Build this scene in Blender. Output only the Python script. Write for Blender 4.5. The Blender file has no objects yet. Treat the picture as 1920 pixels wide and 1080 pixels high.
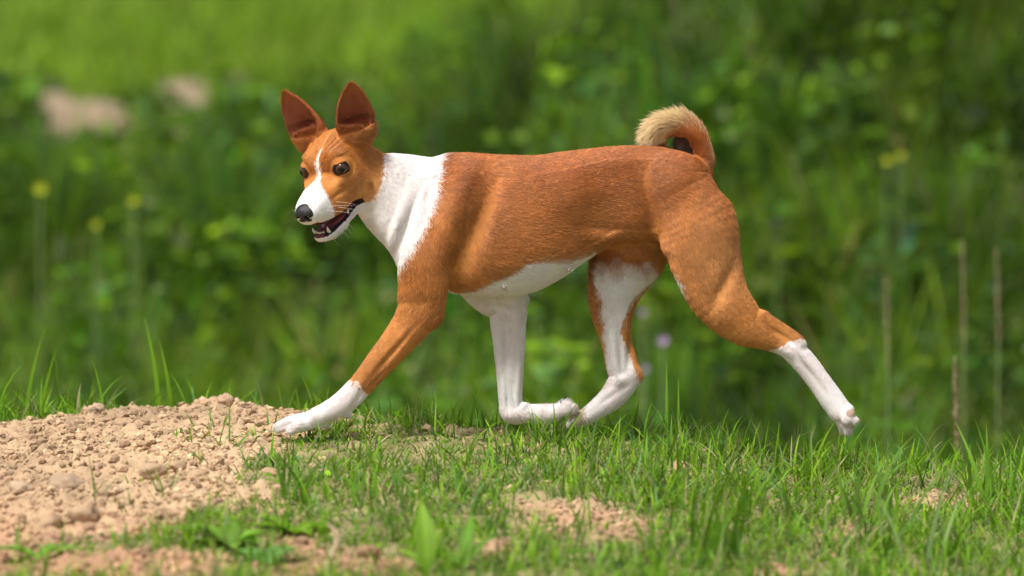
import bpy, bmesh, math, random
import numpy as np
from mathutils import Vector, Matrix, noise as mnoise

# ------------------------------------------------------------------ scene, camera, light
S = bpy.context.scene
C = S.collection
rng = np.random.default_rng(7)
random.seed(7)
PX = 1200.0                      # photograph pixels per metre at the dog

PITCH = math.radians(4.0)
DIST = 8.89
cam_d = bpy.data.cameras.new('camera')
cam = bpy.data.objects.new('camera', cam_d)
C.objects.link(cam)
S.camera = cam
AIM = Vector((0, 0, 260 / PX))
cam.location = AIM + Vector((0, -DIST * math.cos(PITCH), DIST * math.sin(PITCH)))
cam.rotation_euler = (math.pi / 2 - PITCH, 0, 0)
cam_d.sensor_width = 36
cam_d.lens = 36 * DIST / 1.6
cam_d.clip_end = 400
cam_d.dof.use_dof = True
cam_d.dof.focus_distance = DIST - 0.03
cam_d.dof.aperture_fstop = 3.2
cam_d.dof.aperture_blades = 9

SUN_EL, SUN_AZ = math.radians(60), math.radians(222)     # azimuth clockwise from +y
w = bpy.data.worlds.new('World'); S.world = w; w.use_nodes = True
nt = w.node_tree
sky = nt.nodes.new('ShaderNodeTexSky'); sky.sky_type = 'NISHITA'; sky.sun_disc = False
sky.sun_elevation = SUN_EL; sky.sun_rotation = SUN_AZ
sky.air_density = 1.0; sky.dust_density = 3.0
hs = nt.nodes.new('ShaderNodeHueSaturation'); hs.inputs['Saturation'].default_value = 0.45   # thin high cloud
bg = nt.nodes['Background']; bg.inputs['Strength'].default_value = 0.085
nt.links.new(sky.outputs[0], hs.inputs['Color']); nt.links.new(hs.outputs[0], bg.inputs['Color'])
sun_d = bpy.data.lights.new('sun', 'SUN'); sun_d.energy = 3.4; sun_d.angle = math.radians(13)
sun_d.color = (1.0, 0.95, 0.88)
sun = bpy.data.objects.new('sun', sun_d); C.objects.link(sun)
sd = Vector((math.sin(SUN_AZ) * math.cos(SUN_EL), math.cos(SUN_AZ) * math.cos(SUN_EL), math.sin(SUN_EL)))
sun.rotation_euler = sd.to_track_quat('Z', 'Y').to_euler()
S.view_settings.view_transform = 'Standard'; S.view_settings.look = 'None'
S.view_settings.exposure = 0.62; S.view_settings.gamma = 1; S.view_settings.use_curve_mapping = False
S.render.engine = 'CYCLES'
S.cycles.use_denoising = True
S.cycles.max_bounces = 8; S.cycles.diffuse_bounces = 5; S.cycles.glossy_bounces = 2
S.cycles.transparent_max_bounces = 6; S.cycles.transmission_bounces = 3

# ------------------------------------------------------------------ helpers
def srgb(r, g, b):
    f = lambda c: (c / 255 / 12.92) if c / 255 <= 0.04045 else ((c / 255 + 0.055) / 1.055) ** 2.4
    return (f(r), f(g), f(b))

def tag(o, label=None, cat=None, group=None, kind=None):
    if label: o['label'] = label
    if cat: o['category'] = cat
    if group: o['group'] = group
    if kind: o['kind'] = kind
    return o

def mesh_obj(name, verts, faces, mat, parent=None, smooth=True):
    me = bpy.data.meshes.new(name)
    verts = np.asarray(verts, np.float32); faces_np = np.asarray(faces)
    if faces_np.dtype != object and faces_np.ndim == 2:
        n, k = faces_np.shape
        me.vertices.add(len(verts)); me.vertices.foreach_set('co', verts.ravel())
        me.loops.add(n * k); me.loops.foreach_set('vertex_index', faces_np.astype(np.int32).ravel())
        me.polygons.add(n)
        me.polygons.foreach_set('loop_start', np.arange(0, n * k, k, dtype=np.int32))
        me.update(calc_edges=True)
    else:
        me.from_pydata(verts.tolist(), [], [list(f) for f in faces])
    me.polygons.foreach_set('use_smooth', np.full(len(me.polygons), smooth, bool))
    if mat: me.materials.append(mat)
    o = bpy.data.objects.new(name, me); C.objects.link(o)
    if parent: o.parent = parent
    return o

def set_color(o, col, name='Col'):
    a = o.data.attributes.new(name, 'FLOAT_COLOR', 'POINT')
    c = np.ones((len(col), 4), np.float32); c[:, :3] = col
    a.data.foreach_set('color', c.ravel())

def new_mat(name):
    m = bpy.data.materials.new(name); m.use_nodes = True
    return m, m.node_tree, m.node_tree.nodes['Principled BSDF']

def attr_mat(name, rough=0.7, spec=0.3, attr='Col', bump=None, trans=None, sheen=0):
    m, t, b = new_mat(name)
    a = t.nodes.new('ShaderNodeAttribute'); a.attribute_name = attr
    t.links.new(a.outputs['Color'], b.inputs['Base Color'])
    b.inputs['Roughness'].default_value = rough
    b.inputs['Specular IOR Level'].default_value = spec
    if sheen: b.inputs['Sheen Weight'].default_value = sheen
    if bump:
        n = t.nodes.new('ShaderNodeTexNoise'); n.inputs['Scale'].default_value = bump[0]; n.inputs['Detail'].default_value = 5
        bp = t.nodes.new('ShaderNodeBump'); bp.inputs['Strength'].default_value = bump[1]; bp.inputs['Distance'].default_value = bump[2]
        t.links.new(n.outputs[0], bp.inputs['Height']); t.links.new(bp.outputs[0], b.inputs['Normal'])
    if trans:
        tr = t.nodes.new('ShaderNodeBsdfTranslucent'); mx = t.nodes.new('ShaderNodeMixShader'); mx.inputs[0].default_value = trans
        t.links.new(a.outputs['Color'], tr.inputs['Color'])
        t.links.new(b.outputs[0], mx.inputs[1]); t.links.new(tr.outputs[0], mx.inputs[2])
        t.links.new(mx.outputs[0], t.nodes['Material Output'].inputs['Surface'])
    return m

def plain_mat(name, col, rough=0.6, spec=0.3, coat=0):
    m, t, b = new_mat(name)
    n = t.nodes.new('ShaderNodeTexNoise'); n.inputs['Scale'].default_value = 900; n.inputs['Detail'].default_value = 3
    r = t.nodes.new('ShaderNodeMix'); r.data_type = 'RGBA'
    r.inputs['A'].default_value = (*[c * 0.8 for c in col], 1); r.inputs['B'].default_value = (*[min(1, c * 1.2) for c in col], 1)
    t.links.new(n.outputs[0], r.inputs['Factor']); t.links.new(r.outputs['Result'], b.inputs['Base Color'])
    b.inputs['Roughness'].default_value = rough; b.inputs['Specular IOR Level'].default_value = spec
    b.inputs['Coat Weight'].default_value = coat; b.inputs['Coat Roughness'].default_value = 0.05
    return m

def vnoise(p, scale, seed=0, octaves=3):
    """cheap value noise for arrays of points (n,3) or (n,2) -> about -1..1"""
    p = np.asarray(p, np.float64) * scale
    if p.shape[1] == 2: p = np.c_[p, np.zeros(len(p))]
    out = np.zeros(len(p)); amp = 1.0; tot = 0
    for o in range(octaves):
        q = p * 2 ** o + 17.3 * o + seed * 7.7
        i = np.floor(q).astype(np.int64); f = q - i; f = f * f * (3 - 2 * f)
        acc = 0
        for dx in (0, 1):
            for dy in (0, 1):
                for dz in (0, 1):
                    h = ((i[:, 0] + dx) * 73856093) ^ ((i[:, 1] + dy) * 19349663) ^ ((i[:, 2] + dz) * 83492791) ^ (seed * 2654435)
                    h = (h ^ (h >> 13)) * 1274126177 & 0x7fffffff
                    v = (h ^ (h >> 16)) % 65536 / 32767.5 - 1
                    acc = acc + v * (f[:, 0] if dx else 1 - f[:, 0]) * (f[:, 1] if dy else 1 - f[:, 1]) * (f[:, 2] if dz else 1 - f[:, 2])
        out += acc * amp; tot += amp; amp *= 0.5
    return out / tot * 1.6
# ------------------------------------------------------------------ the dog: distance field -> one continuous body mesh
# field space: (px, depth, py) in units of 1/1200 m, depth positive away from the camera, py downwards
H = 2.0
GX0, GX1, GY0, GY1, GZ0, GZ1 = 500, 1620, -190, 130, 140, 826
xs = np.arange(GX0, GX1, H, dtype=np.float32); ys = np.arange(GY0, GY1, H, dtype=np.float32); zs = np.arange(GZ0, GZ1, H, dtype=np.float32)
F = np.full((len(xs), len(ys), len(zs)), 60.0, np.float32)

def smin(a, b, k):
    h = np.clip(0.5 + 0.5 * (b - a) / k, 0, 1)
    return b * (1 - h) + a * h - k * h * (1 - h)
def smax(a, b, k): return -smin(-a, -b, k)

def block(x0, x1, y0, y1, z0, z1):
    i0 = max(0, int((x0 - GX0) / H)); i1 = min(len(xs), int((x1 - GX0) / H) + 2)
    j0 = max(0, int((y0 - GY0) / H)); j1 = min(len(ys), int((y1 - GY0) / H) + 2)
    k0 = max(0, int((z0 - GZ0) / H)); k1 = min(len(zs), int((z1 - GZ0) / H) + 2)
    return slice(i0, i1), slice(j0, j1), slice(k0, k1)

def apply(bl, f, k, op):
    if op == 'u': F[bl] = smin(F[bl], f, k)
    elif op == 's': F[bl] = smax(F[bl], -f, k)

def catmull(P, n=5):
    P = np.asarray(P, float); out = []
    E = np.vstack([2 * P[0] - P[1], P, 2 * P[-1] - P[-2]])
    for i in range(1, len(E) - 2):
        for t in np.linspace(0, 1, n, endpoint=False):
            p0, p1, p2, p3 = E[i - 1], E[i], E[i + 1], E[i + 2]
            out.append(0.5 * (2 * p1 + (p2 - p0) * t + (2 * p0 - 5 * p1 + 4 * p2 - p3) * t * t + (3 * p1 - p0 - 3 * p2 + p3) * t ** 3))
    out.append(P[-1]); return np.array(out)

def near2d(X, Z, Q):
    """nearest point on polyline Q[:, :2]; returns distance and the other interpolated columns"""
    best = np.full(X.shape, 1e9, np.float32); par = [np.zeros(X.shape, np.float32) for _ in range(Q.shape[1] - 2)]
    for a, b in zip(Q[:-1], Q[1:]):
        d = b[:2] - a[:2]; L = max(d @ d, 1e-6)
        t = np.clip(((X - a[0]) * d[0] + (Z - a[1]) * d[1]) / L, 0, 1)
        r2 = (X - a[0] - t * d[0]) ** 2 + (Z - a[1] - t * d[1]) ** 2
        m = r2 < best
        best = np.where(m, r2, best)
        for c in range(len(par)): par[c] = np.where(m, a[2 + c] + t * (b[2 + c] - a[2 + c]), par[c])
    return np.sqrt(best), par

def ellipse_f(d, v, a, b):
    k0 = np.sqrt((d / a) ** 2 + (v / b) ** 2); k1 = np.sqrt((d / a ** 2) ** 2 + (v / b ** 2) ** 2)
    return k0 * (k0 - 1) / np.maximum(k1, 1e-4)

def sweep(pts, k=14, op='u'):
    """pts: (px, py, radius in the picture plane, depth, radius in depth)"""
    Q = catmull(pts); m = k + 6
    bl = block((Q[:, 0] - Q[:, 2]).min() - m, (Q[:, 0] + Q[:, 2]).max() + m, (Q[:, 3] - Q[:, 4]).min() - m, (Q[:, 3] + Q[:, 4]).max() + m,
               (Q[:, 1] - Q[:, 2]).min() - m, (Q[:, 1] + Q[:, 2]).max() + m)
    X, Z = np.meshgrid(xs[bl[0]], zs[bl[2]], indexing='ij')
    d, (a, yc, b) = near2d(X, Z, Q)
    V = ys[bl[1]][None, :, None] - yc[:, None, :]
    apply(bl, ellipse_f(d[:, None, :], V, a[:, None, :], b[:, None, :]), k, op)

def slices(tab, k=20, op='u', e=2.3, yc=0):
    """tab: (px, top, bottom, half width)"""
    T = np.array(tab, float); m = k + 40
    bl = block(T[0, 0] - m, T[-1, 0] + m, yc - T[:, 3].max() - m, yc + T[:, 3].max() + m, T[:, 1].min() - m, T[:, 2].max() + m)
    g = np.linspace(T[0, 0], T[-1, 0], 400)
    Q = catmull(T, 12); col = [np.interp(xs[bl[0]], Q[:, 0], Q[:, c]) for c in (1, 2, 3)]
    c = ((col[0] + col[1]) / 2)[:, None, None]; h = ((col[1] - col[0]) / 2)[:, None, None]; wd = col[2][:, None, None]
    V = np.abs(ys[bl[1]] - yc)[None, :, None] / wd; Z = np.abs(zs[bl[2]][None, None, :] - c) / h
    q = (V ** e + Z ** e + 1e-9) ** (1 / e)
    f = (q - 1) * np.minimum(h, wd) * np.where(Z > V, np.clip(h / np.minimum(h, wd), 1, 1.6), 1.0)
    dx = np.maximum(np.maximum(T[0, 0] - xs[bl[0]], xs[bl[0]] - T[-1, 0]), 0)[:, None, None]
    f = np.where(dx > 0, np.sqrt(np.maximum(f + 12, 0) ** 2 + dx ** 2) - 12, f)
    apply(bl, f.astype(np.float32), k, op)

def ell(cx, cy, y, rx, rz, ry, ang=0, k=12, op='u'):
    R = max(rx, rz) + k + 6
    bl = block(cx - R, cx + R, y - ry - k - 6, y + ry + k + 6, cy - R, cy + R)
    X = xs[bl[0]][:, None, None] - cx; V = ys[bl[1]][None, :, None] - y; Z = zs[bl[2]][None, None, :] - cy
    ca, sa = math.cos(math.radians(ang)), math.sin(math.radians(ang))
    A = X * ca + Z * sa; B = -X * sa + Z * ca
    k0 = np.sqrt((A / rx) ** 2 + (B / rz) ** 2 + (V / ry) ** 2); k1 = np.sqrt((A / rx ** 2) ** 2 + (B / rz ** 2) ** 2 + (V / ry ** 2) ** 2)
    apply(bl, (k0 * (k0 - 1) / np.maximum(k1, 1e-4)).astype(np.float32), k, op)

# --- trunk
slices([(800, 340, 500, 36), (832, 300, 534, 54), (866, 290, 549, 65), (900, 289, 555, 71), (950, 291, 556, 74), (1000, 292, 547, 72),
        (1050, 286, 523, 67), (1100, 280, 488, 60), (1150, 275, 460, 54), (1200, 274, 452, 52), (1250, 279, 452, 54),
        (1295, 298, 452, 48), (1322, 326, 440, 36)], k=20)
# neck
sweep([(690, 338, 58, -8, 37), (726, 357.3, 77, -6, 40), (762, 376.5, 91, -2, 47), (798, 395.8, 103, 0, 55), (835, 415.5, 114, 0, 58)], k=40)
# breast
ell(778, 478, 0, 36, 66, 44, -12, k=22)
# --- near foreleg
sweep([(848, 372, 30, -46, 16), (826, 425, 46, -50, 20), (798, 485, 47, -54, 25), (796, 535, 48, -52, 27), (790, 572, 45, -50, 24),
       (772, 604, 36, -49, 22), (747, 636, 31, -49, 20), (716, 673, 27, -49, 18), (682, 714, 23, -49, 16), (650, 747, 22, -49, 17),
       (622, 766, 20, -49, 20), (596, 779, 18.5, -49, 23), (572, 787, 13, -49, 22)], k=16)
ell(817, 592, -47, 13, 20, 13, 35, k=12)                                   # point of elbow
ell(652, 772, -47, 9, 10, 9, 0, k=8)                                       # carpal pad
for (tx, ty, ex, ey, yy) in ((566, 786, 521, 800, -54), (574, 790, 547, 803, -69), (566, 785, 524, 798, -41), (575, 788, 552, 799, -28)):
    sweep([(tx + 16, ty - 4, 13, yy * .55 - 22, 9), ((tx + ex) / 2 + 2, (ty + ey) / 2 - 3, 11.5, yy, 9), (ex + 3, ey - 2, 9, yy, 8)], k=2.5)
ell(606, 800, -49, 17, 8, 16, -8, k=6)                                     # large pad
# --- far foreleg (lifted, paw folded back)
sweep([(880, 500, 50, 40, 26), (915, 548, 42, 44, 26), (948, 574, 38, 45, 25), (953, 612, 33, 45, 22), (955, 660, 28.5, 45, 19),
       (956, 712, 24, 45, 16.5), (957, 756, 21.5, 45, 16), (962, 777, 22, 45, 17), (990, 780, 18, 45, 16), (1020, 781, 18.5, 45, 18), (1044, 779, 17, 45, 20)], k=14)
ell(975, 564, 45, 15, 12, 13, 0, k=10)                                     # elbow
ell(981, 765, 40, 7, 6, 7, 0, k=8)                                         # carpal pad
for (ex, ey, yy, r) in ((1072, 770, 29, 14), (1083, 790, 40, 13), (1080, 794, 53, 12), (1064, 764, 61, 13)):
    sweep([(1040, 777, 11, 45 + (yy - 45) * .5, 9), (1060, (777 + ey) / 2 - 3, r + 1, yy, 8.5), (ex, ey, r - 3, yy, 7)], k=4)
# --- near hind leg (pushing off)
sweep([(1268, 352, 66, -20, 40), (1302, 420, 76, -34, 42), (1322, 488, 66, -42, 38), (1347, 552, 55, -46, 32), (1388, 600, 43, -47, 26),
       (1430, 624, 29, -47, 20), (1462, 641, 20, -47, 15), (1484, 653, 22, -47, 15), (1508, 678, 22, -47, 15), (1534, 712, 21, -47, 15),
       (1558, 746, 22, -47, 18), (1574, 769, 21, -47, 21), (1580, 780, 15, -47, 18)], k=16)
sweep([(1425, 592, 14, -47, 12), (1460, 611, 11, -47, 8), (1488, 630, 11, -47, 10), (1496, 639, 11, -47, 11)], k=10)   # tendon to the hock
for (ex, ey, yy, r) in ((1598, 784, -65, 13.5), (1589, 803, -53, 13), (1582, 805, -39, 12), (1592, 788, -27, 12)):
    sweep([(1570, 764, 12, -47 + (yy + 47) * .5, 10), ((1572 + ex) / 2 + 2, (766 + ey) / 2, r + 2.5, yy, 9.5), (ex - 2, ey - 2, r - 3.5, yy, 7.5)], k=2.5)
ell(1588, 766, -47, 14, 10, 14, 60, k=7)                                   # pad
# --- far hind leg
sweep([(1230, 380, 62, 24, 38), (1195, 440, 74, 36, 38), (1172, 492, 70, 44, 34), (1154, 542, 53, 47, 28), (1149, 590, 40, 48, 23),
       (1157, 640, 30, 48, 18), (1166, 684, 30, 48, 15), (1172, 712, 29, 48, 15), (1150, 748, 24, 48, 15), (1118, 774, 18, 48, 15), (1094, 790, 15, 48, 18)], k=14)
ell(1192, 706, 48, 12, 19, 10, -20, k=8)                                   # hock
for (ex, ey, yy) in ((1064, 800, 36), (1056, 803, 44), (1056, 803, 54), (1066, 800, 62)):
    sweep([(1095, 790, 11, 48 + (yy - 48) * .5, 9), (1078, 795, 10, yy, 8), (ex, ey, 6.5, yy, 6.5)], k=4)
# --- tail, curled over the back towards the far side
sweep([(1300, 350, 30, 0, 26), (1315, 318, 24, 0, 21), (1315, 281, 18, 0, 17), (1300, 253, 17, 2, 17), (1270, 238, 17, 8, 17), (1243, 245, 18, 18, 17),
       (1232, 267, 18, 28, 16), (1243, 290, 16, 36, 15), (1264, 297, 15, 42, 13), (1281, 285, 17, 44, 12), (1281, 270, 15, 44, 10)], k=6)
# --- muscle and bone under the skin: soft swellings and hollows
def bump(cx, cy, y, rx, rz, ry, amp, ang=0):
    R = max(rx, rz) * 2.4
    bl = block(cx - R, cx + R, y - ry * 2.4, y + ry * 2.4, cy - R, cy + R)
    X = xs[bl[0]][:, None, None] - cx; V = ys[bl[1]][None, :, None] - y; Z = zs[bl[2]][None, None, :] - cy
    ca, sa = math.cos(math.radians(ang)), math.sin(math.radians(ang))
    A = X * ca + Z * sa; B = -X * sa + Z * ca
    F[bl] -= (amp * np.exp(-(A / rx) ** 2 - (B / rz) ** 2 - (V / ry) ** 2)).astype(np.float32)
for sd_ in (-1, 1):
    bump(850, 390, 64 * sd_, 22, 85, 30, 11, 20)          # shoulder blade
    bump(800, 478, 62 * sd_, 30, 42, 30, 6, -15)         # upper arm
    bump(892, 430, 70 * sd_, 22, 84, 34, -13, 22)         # hollow behind the shoulder
    bump(985, 440, 70 * sd_, 80, 70, 40, 4)              # ribs
    bump(1120, 405, 60 * sd_, 46, 52, 34, -13, 14)        # flank hollow
    bump(1236, 425, 62 * sd_, 18, 80, 36, -11, -22)       # crease in front of the thigh
    bump(1150, 300, 50 * sd_, 90, 18, 30, 4, -4)         # loin muscle
    bump(1176, 452, 50 * sd_, 66, 13, 20, 8, 10); bump(1150, 428, 56 * sd_, 60, 10, 20, -4, 6)         # flank fold
bump(1318, 440, -72, 50, 75, 36, 7, 12)                  # thigh
bump(1335, 375, -46, 30, 40, 30, 3, -30)                 # seat bone
bump(1262, 350, -50, 30, 30, 30, 5, 0)                   # hip bone
bump(1360, 520, -80, 14, 60, 20, -5, 28)                 # line between thigh muscles
bump(1352, 590, -74, 26, 30, 24, 4, -30)                 # knee
bump(838, 560, -70, 8, 46, 24, -7, 12)                   # crease behind the elbow
bump(790, 560, -76, 26, 20, 18, -2, -30)
bump(1462, 625, -60, 26, 5, 9, -5, 33); bump(1462, 625, -34, 26, 5, 9, -5, 33)   # groove beside the tendon
bump(1500, 662, -62, 30, 5, 9, 4, 52); bump(1520, 700, -62, 36, 5, 8, -2.2, 55); bump(1535, 702, -62, 36, 5, 8, 2, 55); bump(1470, 655, -62, 16, 7, 9, 3, 30)
bump(1184, 650, 34, 7, 46, 12, -8, 8)
bump(1153, 655, 34, 5, 50, 12, 5, -8); bump(1165, 665, 32, 5, 40, 12, -3, -4); bump(1166, 716, 33, 12, 8, 10, 4, -30); bump(1140, 752, 33, 36, 5, 9, -2, -36)
bump(949, 655, 27, 6, 66, 12, -5, -1)                    # groove along the far forearm
bump(968, 600, 26, 10, 34, 14, 4, 0); bump(934, 650, 32, 6, 70, 14, 3, -3); bump(944, 742, 30, 5, 26, 12, 3.5, -4)
bump(960, 735, 29, 5, 26, 10, -3, -12); bump(972, 720, 30, 5, 40, 12, 3, 3); bump(955, 783, 30, 10, 8, 10, 3, 0)
bump(930, 575, 24, 22, 8, 16, -5, 28)
bump(738, 655, -68, 6, 62, 12, -6, 40); bump(760, 628, -70, 9, 40, 12, 3, 40)                   # groove along the near forearm
bump(703, 712, -64, 5, 28, 10, -4, 40)
bump(672, 742, -62, 5, 24, 10, -3.5, 30)
bump(758, 432, -52, 7, 52, 30, -7, 20); bump(742, 424, -46, 9, 50, 30, 5, 20); bump(778, 425, -56, 10, 55, 26, 3, 16)   # skin folds at the throat
bump(700, 390, -40, 30, 30, 30, -4)
bump(1366, 335, -30, 24, 26, 60, -16, 40)
bump(548, 790, -62, 26, 4, 5, -4, -18); bump(553, 780, -58, 22, 4, 5, -2.5, -22)
bump(1582, 786, -59, 4, 20, 6, -6, -28); bump(1592, 780, -46, 4, 14, 6, -3, -28)
# belly teats
ell(1066, 503, -44, 3.0, 3.6, 4, 0, k=5); ell(945, 535, -52, 2.6, 3.2, 3.5, 0, k=5)

# --- head: own frame (forward, up, side); side > 0 is the far side
psi, tht, rol = math.radians(58), math.radians(25), math.radians(6)
f0 = np.array([-math.cos(psi), -math.sin(psi), 0]); r0 = np.array([-math.sin(psi), math.cos(psi), 0]); u0 = np.array([0, 0, 1.0])
hf = f0 * math.cos(tht) - u0 * math.sin(tht); hu = f0 * math.sin(tht) + u0 * math.cos(tht); hr = r0
hr, hu = hr * math.cos(rol) - hu * math.sin(rol), hu * math.cos(rol) + hr * math.sin(rol)
HO = np.array([606.0, -62.0, 318.0])                                       # midpoint between the eyes
def head_world(f, u, s):
    """head frame -> field space"""
    p = np.multiply.outer(f, hf) + np.multiply.outer(u, hu) + np.multiply.outer(s, hr)
    p = np.asarray(p); p = p * np.array([1, 1, -1.0])
    return p + HO
def head_local(P):
    q = (np.asarray(P) - HO) * np.array([1, 1, -1.0])
    return q @ hf, q @ hu, q @ hr

hb = block(505, 790, -190, 120, 140, 470)
hX = (xs[hb[0]] - HO[0])[:, None, None]; hY = (ys[hb[1]] - HO[1])[None, :, None]; hZ = -(zs[hb[2]] - HO[2])[None, None, :]
hF = (hX * hf[0] + hY * hf[1] + hZ * hf[2]).astype(np.float32)
hU = (hX * hu[0] + hY * hu[1] + hZ * hu[2]).astype(np.float32)
hS = (hX * hr[0] + hY * hr[1] + hZ * hr[2]).astype(np.float32)
hA = np.abs(hS)
HD = np.full(hF.shape, 60, np.float32)
def hell(f, u, s, rf, ru, rs, k=10, op='u', pit=0, yaw=0):
    """ellipsoid in the head frame, mirrored to both sides when s > 0; pit tilts it nose-down, yaw turns its long axis outwards"""
    global HD
    a = hF - f; b = hU - u; c = (hA - s) if s else hS
    cp, sp = math.cos(math.radians(pit)), math.sin(math.radians(pit))
    a, b = a * cp - b * sp, a * sp + b * cp
    cy_, sy_ = math.cos(math.radians(yaw)), math.sin(math.radians(yaw))
    a, c = a * cy_ + c * sy_, -a * sy_ + c * cy_
    k0 = np.sqrt((a / rf) ** 2 + (b / ru) ** 2 + (c / rs) ** 2); k1 = np.sqrt((a / rf ** 2) ** 2 + (b / ru ** 2) ** 2 + (c / rs ** 2) ** 2)
    g = (k0 * (k0 - 1) / np.maximum(k1, 1e-4)).astype(np.float32)
    HD = smin(HD, g, k) if op == 'u' else smax(HD, -g, k)
def hslice(tab, k=10, e=2.4):
    """tab: (forward, top, bottom, half width)"""
    global HD
    T = np.array(tab, float); T = T[np.argsort(T[:, 0])]; Q = catmull(T, 8)
    top, bot, wd = [np.interp(hF, Q[:, 0], Q[:, c]).astype(np.float32) for c in (1, 2, 3)]
    c = (top + bot) / 2; h = (top - bot) / 2
    q = ((hA / wd) ** e + (np.abs(hU - c) / h) ** e + 1e-9) ** (1 / e)
    g = (q - 1) * np.minimum(h, wd)
    dx = np.maximum(np.maximum(T[0, 0] - hF, hF - T[-1, 0]), 0)
    g = np.where(dx > 0, np.sqrt(np.maximum(g + 10, 0) ** 2 + dx ** 2) - 10, g)
    HD = smin(HD, g, k)
def hbump(f, u, s, rf, ru, rs, amp, pit=0, yaw=0):
    global HD
    a = hF - f; b = hU - u; c = (hA - s) if s else hS
    cp, sp = math.cos(math.radians(pit)), math.sin(math.radians(pit))
    a, b = a * cp - b * sp, a * sp + b * cp
    cy_, sy_ = math.cos(math.radians(yaw)), math.sin(math.radians(yaw))
    a, c = a * cy_ + c * sy_, -a * sy_ + c * cy_
    HD = HD - (amp * np.exp(-(a / rf) ** 2 - (b / ru) ** 2 - (c / rs) ** 2)).astype(np.float32)
EYE = np.array([-9.0, 0.0, 39.0]); EYE_R = 14.0
hell(-64, 2, 0, 58, 47, 58)
hell(-26, 6, 0, 34, 33, 50, k=14)
hslice([(-34, 24, -76, 55), (-8, 7, -81, 50), (16, -6, -84, 41), (45, -14, -80, 35), (70, -20, -74, 30.5), (84, -26, -67, 24.5)], k=10)
hell(-72, -34, 36, 46, 48, 31, k=12)                                       # cheek
hslice([(-86, -44, -92, 42), (-50, -62, -99, 40), (-22, -80, -105, 34), (15, -90, -111, 28), (48, -93, -114, 23), (64, -94, -113, 17)], k=6)
hbump(-12, 26, 38, 15, 8, 13, 2.2, yaw=-35); hbump(-4, 26, 22, 12, 10, 10, 2); hbump(-30, -30, 52, 30, 26, 18, 3)                                   # brow
hbump(4, -18, 40, 26, 10, 12, 4, yaw=-18)                                  # cheek bone
hbump(18, -6, 30, 16, 14, 12, -5)                                          # hollow in front of the eye
hbump(-14, 34, 0, 34, 20, 6, -5)                                           # forehead furrow
for q in (11, 20, 29):
    hbump(-36, 40 - q * .3, q, 22, 14, 2.2, -2.4, yaw=-14); hbump(-36, 40 - q * .3, q + 4.5, 22, 14, 2.2, 1.6, yaw=-14)   # worry wrinkles
hbump(40, -60, 32, 26, 12, 12, 3)                                          # lips
hbump(20, -38, 40, 22, 4, 10, -2.5)
hbump(-34, -52, 56, 5, 16, 12, -5); hbump(-42, -50, 56, 5, 14, 12, 4)      # crease behind the mouth corner
hell(EYE[0], 0, EYE[2], 16.5, 16.5, 16.5, k=8)                             # lids
od = np.array([0.72, 0.0, 0.69])
oc = EYE + od * 15
hell(oc[0], 1.8, oc[2], 15, 10.8, 15.0, k=2.5, op='s', yaw=44)               # opening between the lids
EARS = []
def ear(side, base, tip, ndir, prof):
    """cupped ear: a flattened cone hollowed out from its open side"""
    global HD
    base, tip, n = np.array(base, float), np.array(tip, float), np.array(ndir, float)
    e = tip - base; L = np.linalg.norm(e); e /= L
    n = n - e * (n @ e); n /= np.linalg.norm(n); wv = np.cross(e, n)
    p = [hF - base[0], hU - base[1], hS - base[2]]
    t = (p[0] * e[0] + p[1] * e[1] + p[2] * e[2]) / L
    wd = p[0] * wv[0] + p[1] * wv[1] + p[2] * wv[2]
    dn = p[0] * n[0] + p[1] * n[1] + p[2] * n[2]
    tt, aa, bb = np.array(prof).T
    tq = np.linspace(tt[0], 1.0, 40)
    a = np.interp(t, tt, aa); b = np.interp(t, tt, bb)
    cap = np.maximum(np.maximum(t - 1.0, tt[0] - t), 0) * L
    def cone(sh, ra, rb):
        A = np.maximum(a * ra[0] - ra[1], 1.0); B = np.maximum(b * rb[0] - rb[1], 1.0)
        g = ellipse_f(wd, dn - sh(b), A, B)
        return np.where(cap > 0, np.sqrt(np.maximum(g, 0) ** 2 + cap ** 2), g)
    EARS.append((base, e, n, wv, L, tt, aa, bb))
    outer = cone(lambda q: 0, (1, 0), (1, 0))
    inner = cone(lambda q: q * 0.62, (1, 3.2), (1.15, 2.0))
    inner = smax(inner, (0.07 + 0.20 * np.clip(dn / np.maximum(b, 4), -0.5, 1.4) - t) * L, 34)
    shell = smax(outer, -inner, 3)
    HD = smin(HD, shell.astype(np.float32), 6)
EAR = [(-0.12, 23, 20), (0.05, 33, 24), (0.2, 36.5, 24), (0.38, 36, 21), (0.55, 33, 17), (0.7, 28, 13), (0.84, 20, 9.5), (0.94, 11.5, 6.5), (1.0, 5.5, 4)]
ear(-1, (-72, 26, -48), (-76, 140, -77), (0.80, 0.05, -0.5), EAR)
ear(1, (-70, 26, 48), (-70, 138, 77), (1.0, 0.05, -0.1), EAR)
hbump(-60, 30, 60, 16, 20, 14, 5)
# opening of the mouth behind the teeth
hell(4, -90, 0, 34, 4.5, 24, k=3, op='s', pit=8)
F[hb] = smin(F[hb], HD, 12)

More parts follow.
